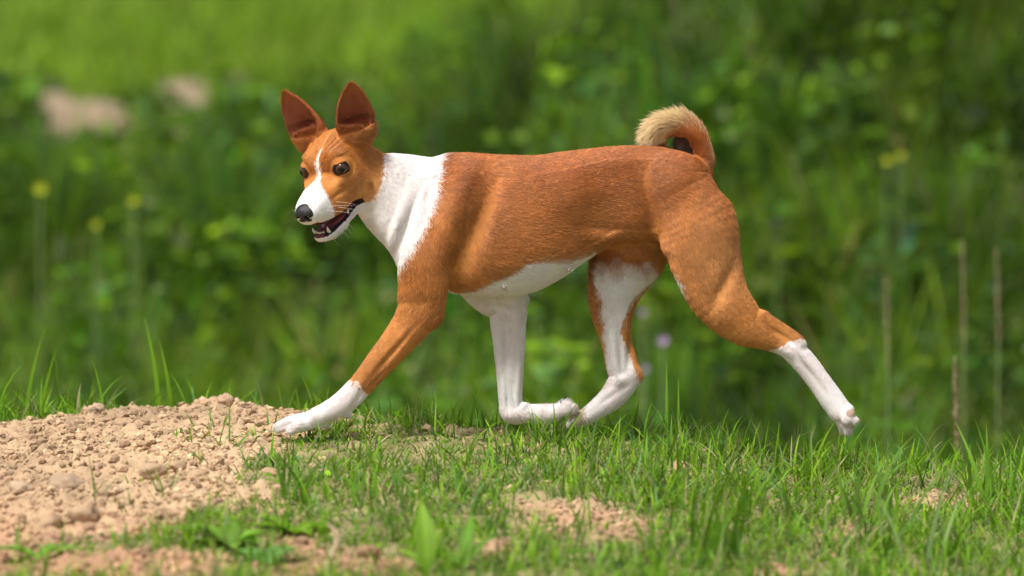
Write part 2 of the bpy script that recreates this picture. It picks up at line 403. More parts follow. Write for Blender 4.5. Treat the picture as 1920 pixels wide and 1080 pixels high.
def surface_nets(F, ox, oy, oz, h):
    ins = F < 0
    n = np.zeros(tuple(d - 1 for d in F.shape), np.uint8)
    for a in (0, 1):
        for b in (0, 1):
            for c in (0, 1):
                n += ins[a:F.shape[0] - 1 + a, b:F.shape[1] - 1 + b, c:F.shape[2] - 1 + c]
    I = np.argwhere((n > 0) & (n < 8))
    idx = np.full(n.shape, -1, np.int32); idx[tuple(I.T)] = np.arange(len(I))
    pos = np.zeros((len(I), 3)); cnt = np.zeros(len(I))
    cor = [(a, b, c) for a in (0, 1) for b in (0, 1) for c in (0, 1)]
    val = {q: F[I[:, 0] + q[0], I[:, 1] + q[1], I[:, 2] + q[2]].astype(float) for q in cor}
    for q in cor:
        for ax in range(3):
            if q[ax]: continue
            r = list(q); r[ax] = 1; r = tuple(r)
            m = (val[q] < 0) != (val[r] < 0)
            t = val[q][m] / (val[q][m] - val[r][m])
            p = np.tile(np.array(q, float), (m.sum(), 1)); p[:, ax] = t
            pos[m] += p; cnt[m] += 1
    V = (I + pos / cnt[:, None]) * h + np.array([ox, oy, oz])
    quads = []
    for ax in range(3):
        s0 = [slice(None)] * 3; s1 = [slice(None)] * 3; s0[ax] = slice(0, -1); s1[ax] = slice(1, None)
        E = np.argwhere(ins[tuple(s0)] != ins[tuple(s1)])
        b, c = [q for q in range(3) if q != ax]
        ok = (E[:, b] > 0) & (E[:, c] > 0) & (E[:, b] < F.shape[b] - 1) & (E[:, c] < F.shape[c] - 1); E = E[ok]
        def cell(db, dc):
            e = E.copy(); e[:, b] += db; e[:, c] += dc; return idx[tuple(e.T)]
        q = np.stack([cell(-1, -1), cell(0, -1), cell(0, 0), cell(-1, 0)], 1)
        fl = ins[tuple(E.T)]
        if ax == 1: fl = ~fl
        q[~fl] = q[~fl][:, ::-1]
        quads.append(q)
    Q = np.vstack(quads)
    return V, Q[(Q >= 0).all(1)]

BV, BQ = surface_nets(F, GX0, GY0, GZ0, H)
# keep the one connected body
def to_world(P):
    P = np.asarray(P, float)
    return np.stack([(P[..., 0] - 960) / PX, P[..., 1] / PX, (800 - P[..., 2]) / PX], -1)
BQ = BQ[:, ::-1]                                                           # py points down: turn the faces round
def vert_normals(V, Q):
    a, b, c, d = [V[Q[:, i]] for i in range(4)]
    n = np.cross(c - a, d - b); N = np.zeros_like(V)
    for i in range(4):
        for j in range(3): N[:, j] += np.bincount(Q[:, i], n[:, j], len(V))
    return N / np.maximum(np.linalg.norm(N, axis=1, keepdims=True), 1e-9)
BW = to_world(BV); BN = vert_normals(BW, BQ)
# ------------------------------------------------------------------ coat colours (patches of the dog's own colouring, and a little painted shade)
def poly_in(P, px, py):
    P = np.asarray(P, float); r = np.zeros(len(px), bool); n = len(P); j = n - 1
    for i in range(n):
        xi, yi = P[i]; xj, yj = P[j]
        c = ((yi > py) != (yj > py)) & (px < (xj - xi) * (py - yi) / (yj - yi + 1e-9) + xi)
        r ^= c; j = i
    return r

RUST = np.array([0.40, 0.132, 0.034]); TAN = np.array([0.63, 0.325, 0.13]); FAWN = np.array([0.53, 0.222, 0.062]); WHITE = np.array([0.81, 0.78, 0.77])
CREAM = np.array([0.80, 0.60, 0.34]); PINK = np.array([0.48, 0.32, 0.29]); BLACK = np.array([0.012, 0.010, 0.011]); PADC = np.array([0.40, 0.28, 0.22])
HEAD_POLY = [(480, 120), (724, 120), (724, 262), (719, 300), (716, 330), (704, 360), (690, 382), (676, 396), (668, 404), (640, 425), (600, 470), (480, 470)]

def coat(P, jitter=2.6):
    """P: points in field space -> colour, fur length, is_head, fur tilt"""
    n = len(P); px, Y, py = P[:, 0].copy(), P[:, 1], P[:, 2].copy()
    j = vnoise(P, 1 / 7.0, 3, 3) * jitter
    j2 = vnoise(P, 1 / 7.0, 4, 3) * jitter
    hx, hz = px + j, py + j2
    # rust, paler on the flanks and legs
    g = np.clip((hz - 300) / 260 + 0.25 * vnoise(P, 1 / 70.0, 5, 2), 0, 1)[:, None]
    col = RUST * (1 - g) + FAWN * g
    thigh = np.exp(-((px - 1340) / 60) ** 2 - ((py - 480) / 90) ** 2)[:, None]
    col = col * (1 - 0.55 * thigh) + TAN * 0.55 * thigh
    col = col * np.exp(0.17 * vnoise(P, 1 / 60., 19, 3) + 0.07 * vnoise(P, 1 / 18., 20, 2))[:, None]
    length = np.full(n, 11.0); tilt = np.full(n, 0.085)
    low = np.clip((py - 560) / 60, 0, 1); length = length * (1 - low) + 7 * low
    # belly
    bel = np.interp(hx, [846, 880, 905, 935, 960, 985, 1010, 1060, 1095, 1112], [548, 541, 532, 522, 506, 491, 487, 493, 480, 470])
    m = (px > 846) & (px < 1112) & (hz > bel) & (py < 575) & ~((px > 1084) & (py > 503)) & ~((px > 1090) & (Y > 20))
    col[m] = WHITE * 0.97; length[m] = 8
    m = (px > 1000) & (px < 1112) & (hz > bel - 14) & (hz < bel + 2)
    col[m] = col[m] * 0.6 + TAN * 0.4
    # collar and breast
    cl = np.interp(hz, [250, 291, 330, 380, 420, 460, 505, 530], [829, 829, 825, 815, 800, 776, 746, 730])
    m = (hx < cl) & (py < 540); col[m] = WHITE; length[m] = 9; tilt[m] = 0.11
    m = (px < 900) & (px > 700) & (Y > -22) & (Y < 24) & (py > 430); col[m] = WHITE
    # far foreleg: white
    m = (px > 840) & (px < 1090) & (Y > 8) & (py > 545); col[m] = WHITE; length[m] = 6.5; tilt[m] = 0.15
    # near foreleg: white below the wrist
    m = (px < 830) & (py > 620) & ((hx - 680) * -0.64 + (hz - 721) * 0.77 > 3 * np.sin(px * 0.25)); col[m] = WHITE; length[m] = 6.5; tilt[m] = 0.15
    # near hind: white from the hock
    m = (px > 1425) & ((hx - 1437) * 28 + (hz - 655) * 66 > 0) & (py > 600); col[m] = WHITE; length[m] = 6.5; tilt[m] = 0.15
    # far hind: white inside with a brown edge in front and behind
    WH = [(1109, 500), (1111, 530), (1131, 564), (1124, 590), (1133, 613), (1129, 632), (1135, 655), (1138, 690), (1138, 722), (1080, 770), (1030, 790), (1030, 830),
          (1215, 830), (1208, 722), (1196, 708), (1180, 665), (1163, 622), (1172, 595), (1186, 566), (1212, 540), (1240, 516), (1225, 490), (1180, 470), (1140, 470), (1112, 476)]
    far_hind = (px > 1020) & (Y > 8) & (px < 1270) & (py > 455)
    m = far_hind & poly_in(WH, hx, hz); fade = np.clip((py + vnoise(P, 1 / 14., 9, 3) * 14 - 488) / 40, 0, 1)[:, None]
    col = np.where(m[:, None], (RUST * 0.9) * (1 - fade) + WHITE * 0.96 * fade, col); length[m] = 6.5; tilt[m] = 0.15  # brown coat at the top, with the inner thigh's shade painted in
    m = (px > 1250) & (px < 1340) & (Y > -28) & (Y < 0) & (py > 495) & (py < 600); col[m] = WHITE * .95
    m = poly_in([(1260, 506), (1268, 515), (1276, 530), (1283, 548), (1274, 540), (1264, 524)], hx, hz) & (Y < 0); col[m] = WHITE * .9
    wh = col.min(1) > 0.6                                                   # skin glowing pink and grime through the thin white hair
    pk = np.clip(0.5 + 0.9 * vnoise(P, 1 / 34., 17, 3), 0, 1) * np.where(py > 540, 1, .35)
    col = np.where(wh[:, None], col * (1 - np.array([.01, .075, .075]) * pk[:, None]), col)
    gr = np.clip((py - 745) / 60 + .5 * vnoise(P, 1 / 14., 18, 3), 0, 1) * .07
    col = np.where((wh & (py > 700))[:, None], col * (1 - gr[:, None]) + np.array([.52, .40, .30]) * gr[:, None], col)
    # paws: bare pads
    pad = ((px - 606) / 19) ** 2 + ((py - 803) / 8) ** 2 < 1
    tw_ = (np.clip((px - 1066 + 5 * vnoise(P, 1 / 6., 15, 2)) / 16, 0, 1) * (px < 1100) * (px > 1040) * (py > 745) * (py < 800) * (Y > 10) * (Y < 70))[:, None]
    col = col * (1 - tw_ * .75) + np.array([0.36, 0.22, 0.14]) * tw_ * .75
    pad |= (((px - 1594) / 12) ** 2 + ((py - 768) / 9) ** 2 < 1) | (((px - 1602) / 5) ** 2 + ((py - 792) / 10) ** 2 < 1)
    pad |= ((px - 655) / 8) ** 2 + ((py - 783) / 7) ** 2 < 1
    col[pad] = PADC; length[pad] = 0
    # tail
    tx, tz = px - 1276, py - 274
    r = np.hypot(tx, tz); ang = np.degrees(np.arctan2(-tz, tx))            # 0 right, 90 up, 180 left
    tail = (px > 1195) & (py < 312) & (r < 85) & ((py < 272) | (px > 1288) | (Y > 18)) & ~((py > 268) & (px < 1292) & (Y < 16))
    along = np.clip((ang + 20) / 200, 0, 1)
    cr = (np.clip((r - 53 + 44 * along) / 14 + 0.3 * vnoise(P, 1 / 8.0, 8, 2), 0, 1) * np.clip((316 - py) / 26, 0, 1))[:, None]
    tcol = np.array([0.40, 0.125, 0.03]) * (1 - cr) + CREAM * cr
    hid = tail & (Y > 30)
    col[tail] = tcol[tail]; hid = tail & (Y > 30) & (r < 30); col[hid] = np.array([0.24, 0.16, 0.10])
    out = np.clip((r - 34) / 14, 0, 1)
    al2 = np.clip((ang + 5) / 70, 0, 1); length[tail] = (9 + 13 * out * al2 * (1 - 0.4 * along))[tail]; tilt[tail] = (0.2 + 0.55 * out * al2)[tail]
    # teats
    for cx, cy in ((1066, 505), (945, 537)):
        m = (np.hypot(px - cx, py - cy) < 4.5) & (Y < -30); col[m] = PINK; length[m] = 2.5
    # --- head, mirrored so that both sides share the markings
    f, u, s = head_local(P); a = np.abs(s)
    Q = head_world(f, u, -a); qx, qz = Q[:, 0] + j * .8, Q[:, 2] + j2 * .8
    head = (f > -135) & poly_in(HEAD_POLY, qx, qz) & (px < 735) & (py < 470) & (np.hypot(f + 40, s) < 150)
    ear_m = head & (u > 50)
    hc = np.tile(np.array([0.52, 0.200, 0.045]), (n, 1))
    lo = np.clip((-u - 8) / 60, 0, 1)[:, None] * np.clip((-f + 40) / 60, 0, 1)[:, None]
    hc = hc * (1 - lo) + np.array([0.68, 0.34, 0.11]) * lo
    # blaze and muzzle
    bw = np.interp(f, [-62, -50, -30, -14, -2, 12, 26, 40, 52, 66], [-5, -4, -1.5, 1.2, 2.0, 2.5, 7, 18, 36, 90])
    bl = (a < bw + j * .5) & (f > -62) & (u < 60)
    bl |= (f > 52 + (u + 60) * 0.45 + j) & (u < -30); bl |= (f > 58 + j)
    hc[bl] = WHITE
    # dark lips and the inside of the mouth
    upb = np.interp(f, [-34, -8, 16, 45, 70, 84], [-76, -81, -84, -80, -73, -66]); jt = np.interp(f, [-50, -22, 15, 48, 64], [-72, -80, -90, -93, -95])
    w_up = np.interp(f, [-34, -8, 16, 45, 70, 84], [55, 50, 41, 34, 28, 22]); w_lo = np.interp(f, [-50, -22, 15, 48, 64], [40, 34, 27, 22, 16])
    jaw = (u < jt - 3) & (f > -26) | (u < -86)
    hc[jaw] = WHITE
    lip = (f > -32) & (f < 90) & (u < upb + 1.5) & (u > jt - 7)
    hc[lip] = BLACK * 1.6
    mid_ = (upb + jt) / 2; inner = lip & (((u > mid_) & (a < w_up - 9)) | ((u <= mid_) & (a < w_lo - 6)))
    hc[inner] = np.array([0.14, 0.035, 0.045])
    # eyes: dark rims
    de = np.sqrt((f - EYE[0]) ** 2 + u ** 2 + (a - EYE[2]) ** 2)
    rim = (de < 17.6) & (np.abs(u - 1.4) < 10.5) & (f > EYE[0] - 5)
    hc[rim] = np.array([0.03, 0.017, 0.012])
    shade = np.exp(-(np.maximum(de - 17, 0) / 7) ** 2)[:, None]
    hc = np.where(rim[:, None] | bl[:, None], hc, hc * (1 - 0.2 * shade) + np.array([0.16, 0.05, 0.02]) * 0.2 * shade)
    # inside of the ears: thin hair over dark skin, with painted bowl shade
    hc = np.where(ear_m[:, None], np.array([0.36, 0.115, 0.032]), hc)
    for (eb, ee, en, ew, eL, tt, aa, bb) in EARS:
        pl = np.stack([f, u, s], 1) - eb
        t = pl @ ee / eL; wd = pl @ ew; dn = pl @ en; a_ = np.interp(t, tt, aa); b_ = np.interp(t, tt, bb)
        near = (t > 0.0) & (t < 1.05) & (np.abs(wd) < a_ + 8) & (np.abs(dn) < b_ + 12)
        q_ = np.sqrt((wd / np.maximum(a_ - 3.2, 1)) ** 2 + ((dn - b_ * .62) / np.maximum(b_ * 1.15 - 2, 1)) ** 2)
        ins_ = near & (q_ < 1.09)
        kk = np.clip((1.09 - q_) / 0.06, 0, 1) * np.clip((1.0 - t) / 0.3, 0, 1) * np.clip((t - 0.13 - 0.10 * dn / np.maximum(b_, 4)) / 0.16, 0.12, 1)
        dk = np.array([0.27, 0.085, 0.045]) * np.clip(t * 1.3 + 0.25, 0.35, 1)[:, None] + np.array([0.02, 0.006, 0.008])  # shade of the ear bowl painted in, darker towards its base
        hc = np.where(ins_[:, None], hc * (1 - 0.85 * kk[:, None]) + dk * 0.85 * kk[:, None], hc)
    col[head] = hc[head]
    length[head] = 6; tilt[head] = 0.16
    length[head & (f > 20)] = 4; length[ear_m] = 4
    length[head & (u < 62) & (u > 24) & (a > 26)] = 10
    length[head & (de < 24)] = 3
    length[head & (lip | (rim & (de < 17.4)))] = 0
    length[head & (f > 84) & (u > -64) & (u < -20)] = 0
    return col, length, head, tilt, ear_m

# lie of the coat: guide strokes (px, py, dx, dy)
GUIDE = np.array([(760, 300, 1, .35), (740, 380, .5, 1), (790, 350, .8, .6), (780, 440, .2, 1), (850, 310, 1, .4), (850, 380, .7, .9), (820, 450, .2, 1), (800, 520, .1, 1), (880, 460, .6, .9),
    (900, 330, 1, .25), (960, 310, 1, .05), (960, 400, 1, .3), (950, 480, 1, .25), (1000, 520, 1, -.1), (930, 540, 1, 0), (1050, 320, 1, .1), (1060, 420, 1, .2), (1060, 500, 1, -.25), (1130, 300, 1, .1),
    (1130, 400, 1, .25), (1130, 450, 1, .1), (1180, 455, 1, .35), (1200, 300, 1, .25), (1210, 380, .9, .5), (1280, 320, .9, .5), (1240, 440, .7, .8), (1290, 430, .5, 1), (1350, 400, .6, 1), (1330, 500, .3, 1), (1290, 540, .4, 1),
    (1390, 490, .2, 1), (1390, 590, .8, .7), (1340, 600, .7, .7), (1460, 630, .9, .5), (1530, 710, .6, .8), (1580, 780, .6, .9), (770, 600, -.6, .8), (720, 670, -.65, .75), (650, 750, -.7, .6), (580, 790, -1, .25),
    (950, 580, .2, 1), (955, 680, 0, 1), (960, 770, .4, 1), (1000, 785, 1, 0), (1060, 780, 1, 0), (1170, 490, -.1, 1), (1150, 570, 0, 1), (1160, 660, .1, 1), (1150, 750, -.8, .6), (1090, 790, -1, .3)], float)
def flow(P):
    px, py = P[:, 0], P[:, 2]
    v = np.zeros((len(P), 2)); wt = np.zeros(len(P))
    for gx, gy, dx, dy in GUIDE:
        w_ = 1 / ((px - gx) ** 2 + (py - gy) ** 2 + 60) ** 2
        l = math.hypot(dx, dy); v[:, 0] += w_ * dx / l; v[:, 1] += w_ * dy / l; wt += w_
    v /= wt[:, None]
    d = np.zeros((len(P), 3)); d[:, 0] = v[:, 0]; d[:, 2] = v[:, 1]
    # tail: along the curl
    tx, tz = px - 1276, py - 274
    m = (px > 1195) & (py < 318) & (np.hypot(tx, tz) < 85) & ((py < 270) | (px > 1292) | (P[:, 1] > 18))
    d[m, 0] = tz[m] * 1.0 + tx[m] * .35; d[m, 2] = -tx[m] * 1.0 + tz[m] * .35
    return d

col, length, is_head, tilt, is_ear = coat(BV)
dog = bpy.data.objects.new('dog', None); C.objects.link(dog)
tag(dog, 'rust and white dog with pricked ears and curled tail, trotting past the dirt mound', 'dog')
SKIN = attr_mat('dog_coat_skin', rough=0.75, spec=0.2, bump=(500, 0.25, 0.002))
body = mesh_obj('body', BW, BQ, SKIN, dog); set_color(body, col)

# ------------------------------------------------------------------ fur
def make_fur(n_total):
    a, b, c, d = [BW[BQ[:, i]] for i in range(4)]
    cr = np.cross(c - a, d - b); area = 0.5 * np.linalg.norm(cr, axis=1)
    fn = cr / np.maximum(np.linalg.norm(cr, axis=1, keepdims=True), 1e-12)
    cen = BV[BQ].mean(1)
    wgt = area * np.where(fn[:, 1] > 0.45, 0.25, 1.0)
    ht = is_head[BQ[:, 0]]; wgt = wgt * np.where(ht, 1.9, 1.0)
    tl = (cen[:, 0] > 1195) & (cen[:, 2] < 312) & (np.hypot(cen[:, 0] - 1276, cen[:, 2] - 274) < 85); wgt = wgt * np.where(tl, 1.8, 1)
    wgt = wgt * (length[BQ[:, 0]] > 0) * (length[BQ[:, 2]] > 0)
    pick = rng.choice(len(BQ), n_total, p=wgt / wgt.sum())
    uu, vv = rng.random(n_total), rng.random(n_total)
    W4 = np.stack([(1 - uu) * (1 - vv), uu * (1 - vv), uu * vv, (1 - uu) * vv], 1)
    q = BQ[pick]
    mixv = lambda A: (A[q] * (W4[..., None] if A.ndim == 2 else W4)).sum(1)
    root = mixv(BV); nrm = mixv(BN); nrm /= np.linalg.norm(nrm, axis=1, keepdims=True)
    nf = nrm * np.array([1, 1, -1.0])                                      # field-space normal
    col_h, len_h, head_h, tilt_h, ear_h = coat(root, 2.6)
    col_b = coat(root + rng.normal(0, 1, root.shape) * np.array([3.2, 0.5, 3.2]), 2.6)[0]
    keep_ = head_h | (root[:, 2] > 740) | (len_h <= 0)
    col_h = np.where(keep_[:, None], col_h, col_b)
    dirv = flow(root)
    ff, uu_, ss = head_local(root)
    back = np.tile(-hf, (n_total, 1)) + np.sign(ss)[:, None] * hr * 0.5 - hu * 0.15
    back[ear_h] = hu
    back = back * np.array([1, 1, -1.0])
    dirv[head_h] = back[head_h]
    dirv -= nf * (dirv * nf).sum(1, keepdims=True)
    dirv /= np.maximum(np.linalg.norm(dirv, axis=1, keepdims=True), 1e-6)
    side = np.cross(nf, dirv)
    sw = vnoise(root, 1 / 50.0, 11, 2) * 0.22 + rng.normal(0, 0.16, n_total)
    dirv = dirv + side * sw[:, None]; dirv /= np.linalg.norm(dirv, axis=1, keepdims=True)
    L = len_h * np.clip(rng.normal(1, np.where(len_h > 12, 0.34, 0.22), n_total), 0.4, 1.9)
    lift = tilt_h * (1 + 0.25 * vnoise(root, 1 / 12.0, 12, 2)) + np.abs(rng.normal(0, 0.05, n_total))
    T = np.array([0, 0.34, 0.68, 1.0])
    pts = root[:, None, :] - nf[:, None, :] * 0.6 + L[:, None, None] * (dirv[:, None, :] * T[None, :, None] + nf[:, None, :] * (lift[:, None, None] * (1.25 * T - 0.45 * T * T)[None, :, None]))
    cj = np.exp(rng.normal(0, 0.16, n_total) + 0.12 * vnoise(root, 1 / 7.0, 13, 2))
    white = (col_h.min(1) > 0.5)
    cj = np.where(white, np.clip(1 + (cj - 1) * 0.4, 0, 1.07), cj)
    ch = col_h * cj[:, None]
    cu = bpy.data.hair_curves.new('fur')
    cu.add_curves([4] * n_total)
    cu.attributes['position'].data.foreach_set('vector', to_world(pts).astype(np.float32).ravel()) if 'position' in cu.attributes else cu.position_data.foreach_set('vector', to_world(pts).astype(np.float32).ravel())
    ra = cu.attributes.get('radius') or cu.attributes.new('radius', 'FLOAT', 'POINT')
    rr = (np.where(head_h | (len_h < 7), 0.25, 0.28) / PX)[:, None] * np.array([1.0, 0.95, 0.7, 0.18])[None]
    ra.data.foreach_set('value', rr.astype(np.float32).ravel())
    at = cu.attributes.new('Col', 'FLOAT_COLOR', 'CURVE')
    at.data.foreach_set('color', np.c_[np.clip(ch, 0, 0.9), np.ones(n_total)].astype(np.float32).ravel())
    o = bpy.data.objects.new('fur', cu); C.objects.link(o); o.parent = dog
    cu.materials.append(attr_mat('dog_hair', rough=0.48, spec=0.42))
    tag(o, kind='stuff')
    return o
fur = make_fur(600000)

# ------------------------------------------------------------------ eyes, nose, mouth, whiskers, claws
def lattice(fn, f0_, f1_, u0_, u1_, s0_, s1_, h):
    a, b, c = np.arange(f0_, f1_, h), np.arange(u0_, u1_, h), np.arange(s0_, s1_, h)
    A, B, D = np.meshgrid(a, b, c, indexing='ij')
    V, Q = surface_nets(fn(A, B, D).astype(np.float32), f0_, u0_, s0_, h)
    return V, Q
def ell3(A, B, D, c, r):
    k0 = np.sqrt(((A - c[0]) / r[0]) ** 2 + ((B - c[1]) / r[1]) ** 2 + ((D - c[2]) / r[2]) ** 2)
    k1 = np.sqrt(((A - c[0]) / r[0] ** 2) ** 2 + ((B - c[1]) / r[1] ** 2) ** 2 + ((D - c[2]) / r[2] ** 2) ** 2)
    return k0 * (k0 - 1) / np.maximum(k1, 1e-4)
def head_part(name, V, Q, mat, parent=None):
    o = mesh_obj(name, to_world(head_world(V[:, 0], V[:, 1], V[:, 2])), Q, mat, parent or dog)
    bm = bmesh.new(); bm.from_mesh(o.data); bmesh.ops.recalc_face_normals(bm, faces=bm.faces); bm.to_mesh(o.data); bm.free()
    o.data.polygons.foreach_set('use_smooth', np.ones(len(o.data.polygons), bool))
    return o
def nose_f(A, B, D):
    a = np.abs(D)
    g = ell3(A, B, D, (84, -42, 0), (18, 17, 22))
    g = smin(g, ell3(A, B, a, (90, -46, 8), (11, 11, 9)), 6)
    g = smax(g, -ell3(A, B, a, (102, -46, 9.5), (9, 4.2, 4.6)), 2)
    g = smax(g, -ell3(A, B, a, (95, -50, 18), (10, 2.2, 8)), 2)
    g = smax(g, -ell3(A, B, D, (102, -56, 0), (9, 10, 1.2)), 2)
    return g
V, Q = lattice(nose_f, 60, 110, -68, -16, -30, 30, 1.0)
nm, t_, b_ = new_mat('nose_leather')
b_.inputs['Base Color'].default_value = (0.014, 0.013, 0.015, 1); b_.inputs['Roughness'].default_value = 0.42; b_.inputs['Specular IOR Level'].default_value = 0.5
vo = t_.nodes.new('ShaderNodeTexVoronoi'); vo.inputs['Scale'].default_value = 900
bp = t_.nodes.new('ShaderNodeBump'); bp.inputs['Strength'].default_value = 0.35; bp.inputs['Distance'].default_value = 0.0006
t_.links.new(vo.outputs[0], bp.inputs['Height']); t_.links.new(bp.outputs[0], b_.inputs['Normal'])
head_part('nose', V, Q, nm)
# eyes
em = attr_mat('eye', rough=0.03, spec=0.5)
for sg in (-1, 1):
    c = np.array([EYE[0], EYE[1], EYE[2] * sg])
    gaze = np.array([0.86, 0.03, 0.50 * sg]); gaze /= np.linalg.norm(gaze)
    nu, nv = 36, 24; vs = []; fs = []
    for i in range(nv + 1):
        for k in range(nu):
            th = math.pi * i / nv; ph = 2 * math.pi * k / nu
            vs.append((math.sin(th) * math.cos(ph), math.sin(th) * math.sin(ph), math.cos(th)))
    for i in range(nv):
        for k in range(nu):
            fs.append((i * nu + k, i * nu + (k + 1) % nu, (i + 1) * nu + (k + 1) % nu, (i + 1) * nu + k))
    vs = np.array(vs)
    rot = np.array(Vector((0, 0, 1)).rotation_difference(Vector(gaze)).to_matrix()); vs = vs @ rot.T
    cosg = vs @ gaze
    bulge = 1 + 0.07 * np.clip((cosg - 0.72) / 0.28, 0, 1)
    e = head_part('eye', c + vs * EYE_R * bulge[:, None], np.array(fs), em)
    cc = np.where((cosg > 0.905)[:, None], [0.004, 0.004, 0.005], np.where((cosg > 0.66)[:, None], [0.060, 0.026, 0.009], [0.03, 0.018, 0.013]))
    cc = np.where(((cosg > 0.63) & (cosg < 0.69))[:, None], [0.012, 0.008, 0.006], cc)
    set_color(e, cc)
# tongue, palate and gums
tm = plain_mat('tongue_flesh', (0.30, 0.075, 0.085), rough=0.3, spec=0.5)
def tongue_f(A, B, D):
    g = ell3(A, B + (A - 10) * 0.07, D, (8, -93, 0), (48, 5.5, 19))
    return smax(g, -ell3(A, B, D, (10, -80, 0), (44, 3.0, 3.0)), 4)
V, Q = lattice(tongue_f, -50, 66, -110, -72, -30, 30, 1.5); head_part('tongue', V, Q, tm)
gm = plain_mat('mouth_lining', (0.10, 0.022, 0.03), rough=0.35, spec=0.5)
def lining_f(A, B, D):
    g = ell3(A, B, D, (-14, -86, 0), (24, 8, 26))
    return smin(g, ell3(A, B, D, (22, -78, 0), (46, 6, 22)), 5)
V, Q = lattice(lining_f, -50, 76, -104, -54, -36, 36, 1.5); head_part('mouth_lining', V, Q, gm)
tooth_m = plain_mat('tooth_enamel', (0.74, 0.69, 0.58), rough=0.25, spec=0.5)
def tooth(base, tip, r, flat=1.0, bend=(0, 0, 0)):
    base, tip, bend = np.array(base, float), np.array(tip, float), np.array(bend, float)
    ax = tip - base; e = ax / np.linalg.norm(ax); p = np.cross(e, [0.3, 0.2, 1]); p /= np.linalg.norm(p); q_ = np.cross(e, p)
    V = []; Fq = []; n, m = 10, 7
    for i in range(m + 1):
        t = i / m; rad = r * (1 - t ** 1.7) ** 0.8 + 0.15
        cpt = base + ax * t + bend * t * (1 - t) * 4
        for k in range(n):
            an = 2 * math.pi * k / n; V.append(cpt + rad * (math.cos(an) * p + flat * math.sin(an) * q_))
    for i in range(m):
        for k in range(n): Fq.append((i * n + k, i * n + (k + 1) % n, (i + 1) * n + (k + 1) % n, (i + 1) * n + k))
    head_part('tooth', np.array(V), np.array(Fq), tooth_m)
for sg in (-1, 1):
    tooth((57, -99, 14 * sg), (62, -85, 17 * sg), 3.4, bend=(2.5, 0, 1.0 * sg))
    for f_, h_ in ():
        w_ = np.interp(f_, [-22, 15, 48, 64], [34, 27, 22, 16]) - 7
        jt_ = np.interp(f_, [-50, -22, 15, 48, 64], [-72, -80, -90, -93, -95])
        tooth((f_, jt_ - 4, w_ * sg), (f_ + 1, jt_ + h_ * .6, w_ * sg), 3.6, flat=0.6)
    tooth((10, -78, 35 * sg), (10, -87, 33 * sg), 3.6, flat=0.6)
for s_ in (-8, -4.8, -1.6, 1.6, 4.8, 8):
    tooth((66 - abs(s_) * .35, -100, s_), (70 - abs(s_) * .35, -91, s_ * 1.05), 2.0)
# whiskers
wm = plain_mat('whisker_hair', (0.75, 0.72, 0.66), rough=0.4)
def whisker(p0, d, L, droop):
    p0 = np.array(p0, float); d = np.array(d, float) / np.linalg.norm(d)
    pts = [p0 + d * L * t + np.array([0, -1, 0]) * droop * t * t for t in np.linspace(0, 1, 6)]
    V = []; Fq = []
    for i, p in enumerate(pts):
        r = 0.33 * (1 - i / 5.6)
        for k in range(3):
            an = 2.094 * k; V.append(p + r * np.array([math.cos(an), math.sin(an), math.cos(an + 1)]))
    for i in range(5):
        for k in range(3): Fq.append((i * 3 + k, i * 3 + (k + 1) % 3, (i + 1) * 3 + (k + 1) % 3, (i + 1) * 3 + k))
    head_part('whisker', np.array(V), np.array(Fq), wm)
for sg in (-1, 1):
    for i in range(4):
        f_ = 58 - (i % 2) * 18; u_ = -46 - (i // 2) * 10
        whisker((f_, u_, 31 * sg), (-0.35 - 0.1 * random.random(), -0.1 - 0.25 * random.random(), 0.9 * sg), 42 + 24 * random.random(), 6 + 8 * random.random())
    for i in range(6):
        whisker((50 - 10 * i, -110, (8 + 2 * i) * sg), (-0.25 + .2 * random.random(), -0.9, 0.35 * sg * random.random()), 14 + 14 * random.random(), 2)
# claws
cm = plain_mat('claw_horn', (0.42, 0.26, 0.22), rough=0.35, spec=0.5)
def claw(b, e, r):
    b, e = np.array(b, float), np.array(e, float)
    V = []; Fq = []; ax = e - b; d = ax / np.linalg.norm(ax); p = np.cross(d, [0, 1, 0]); p /= np.linalg.norm(p); q_ = np.cross(d, p)
    for i in range(6):
        t = i / 5; rr = r * (1 - t) ** 0.6 + 0.2
        for k in range(8):
            an = k * math.pi / 4; V.append(b + ax * t + rr * (math.cos(an) * p + 0.75 * math.sin(an) * q_) + np.array([0, 0, 2.0]) * t * t)
    for i in range(5):
        for k in range(8): Fq.append((i * 8 + k, i * 8 + (k + 1) % 8, (i + 1) * 8 + (k + 1) % 8, (i + 1) * 8 + k))
    o = mesh_obj('claw', to_world(np.array(V)), np.array(Fq), cm, dog)
for (x, y, z) in ((522, -54, 801), (548, -69, 804), (525, -41, 799), (553, -28, 800)): claw((x, y, z - 1), (x - 11, y, z + 4), 3.6)
for (x, y, z) in ((1600, -64, 790), (1588, -53, 806), (1582, -40, 808), (1592, -28, 792)): claw((x - 2, y, z - 2), (x - 4, y, z + 8), 3.2)
for (x, y, z) in ((1082, 30, 780), (1090, 40, 792), (1088, 52, 794), (1074, 60, 772)): claw((x - 4, y, z), (x + 6, y, z + 4), 3.2)
for (x, y, z) in ((1060, 36, 803), (1052, 44, 806), (1052, 54, 806), (1062, 62, 803)): claw((x + 2, y, z - 2), (x - 8, y, z + 3), 3.0)
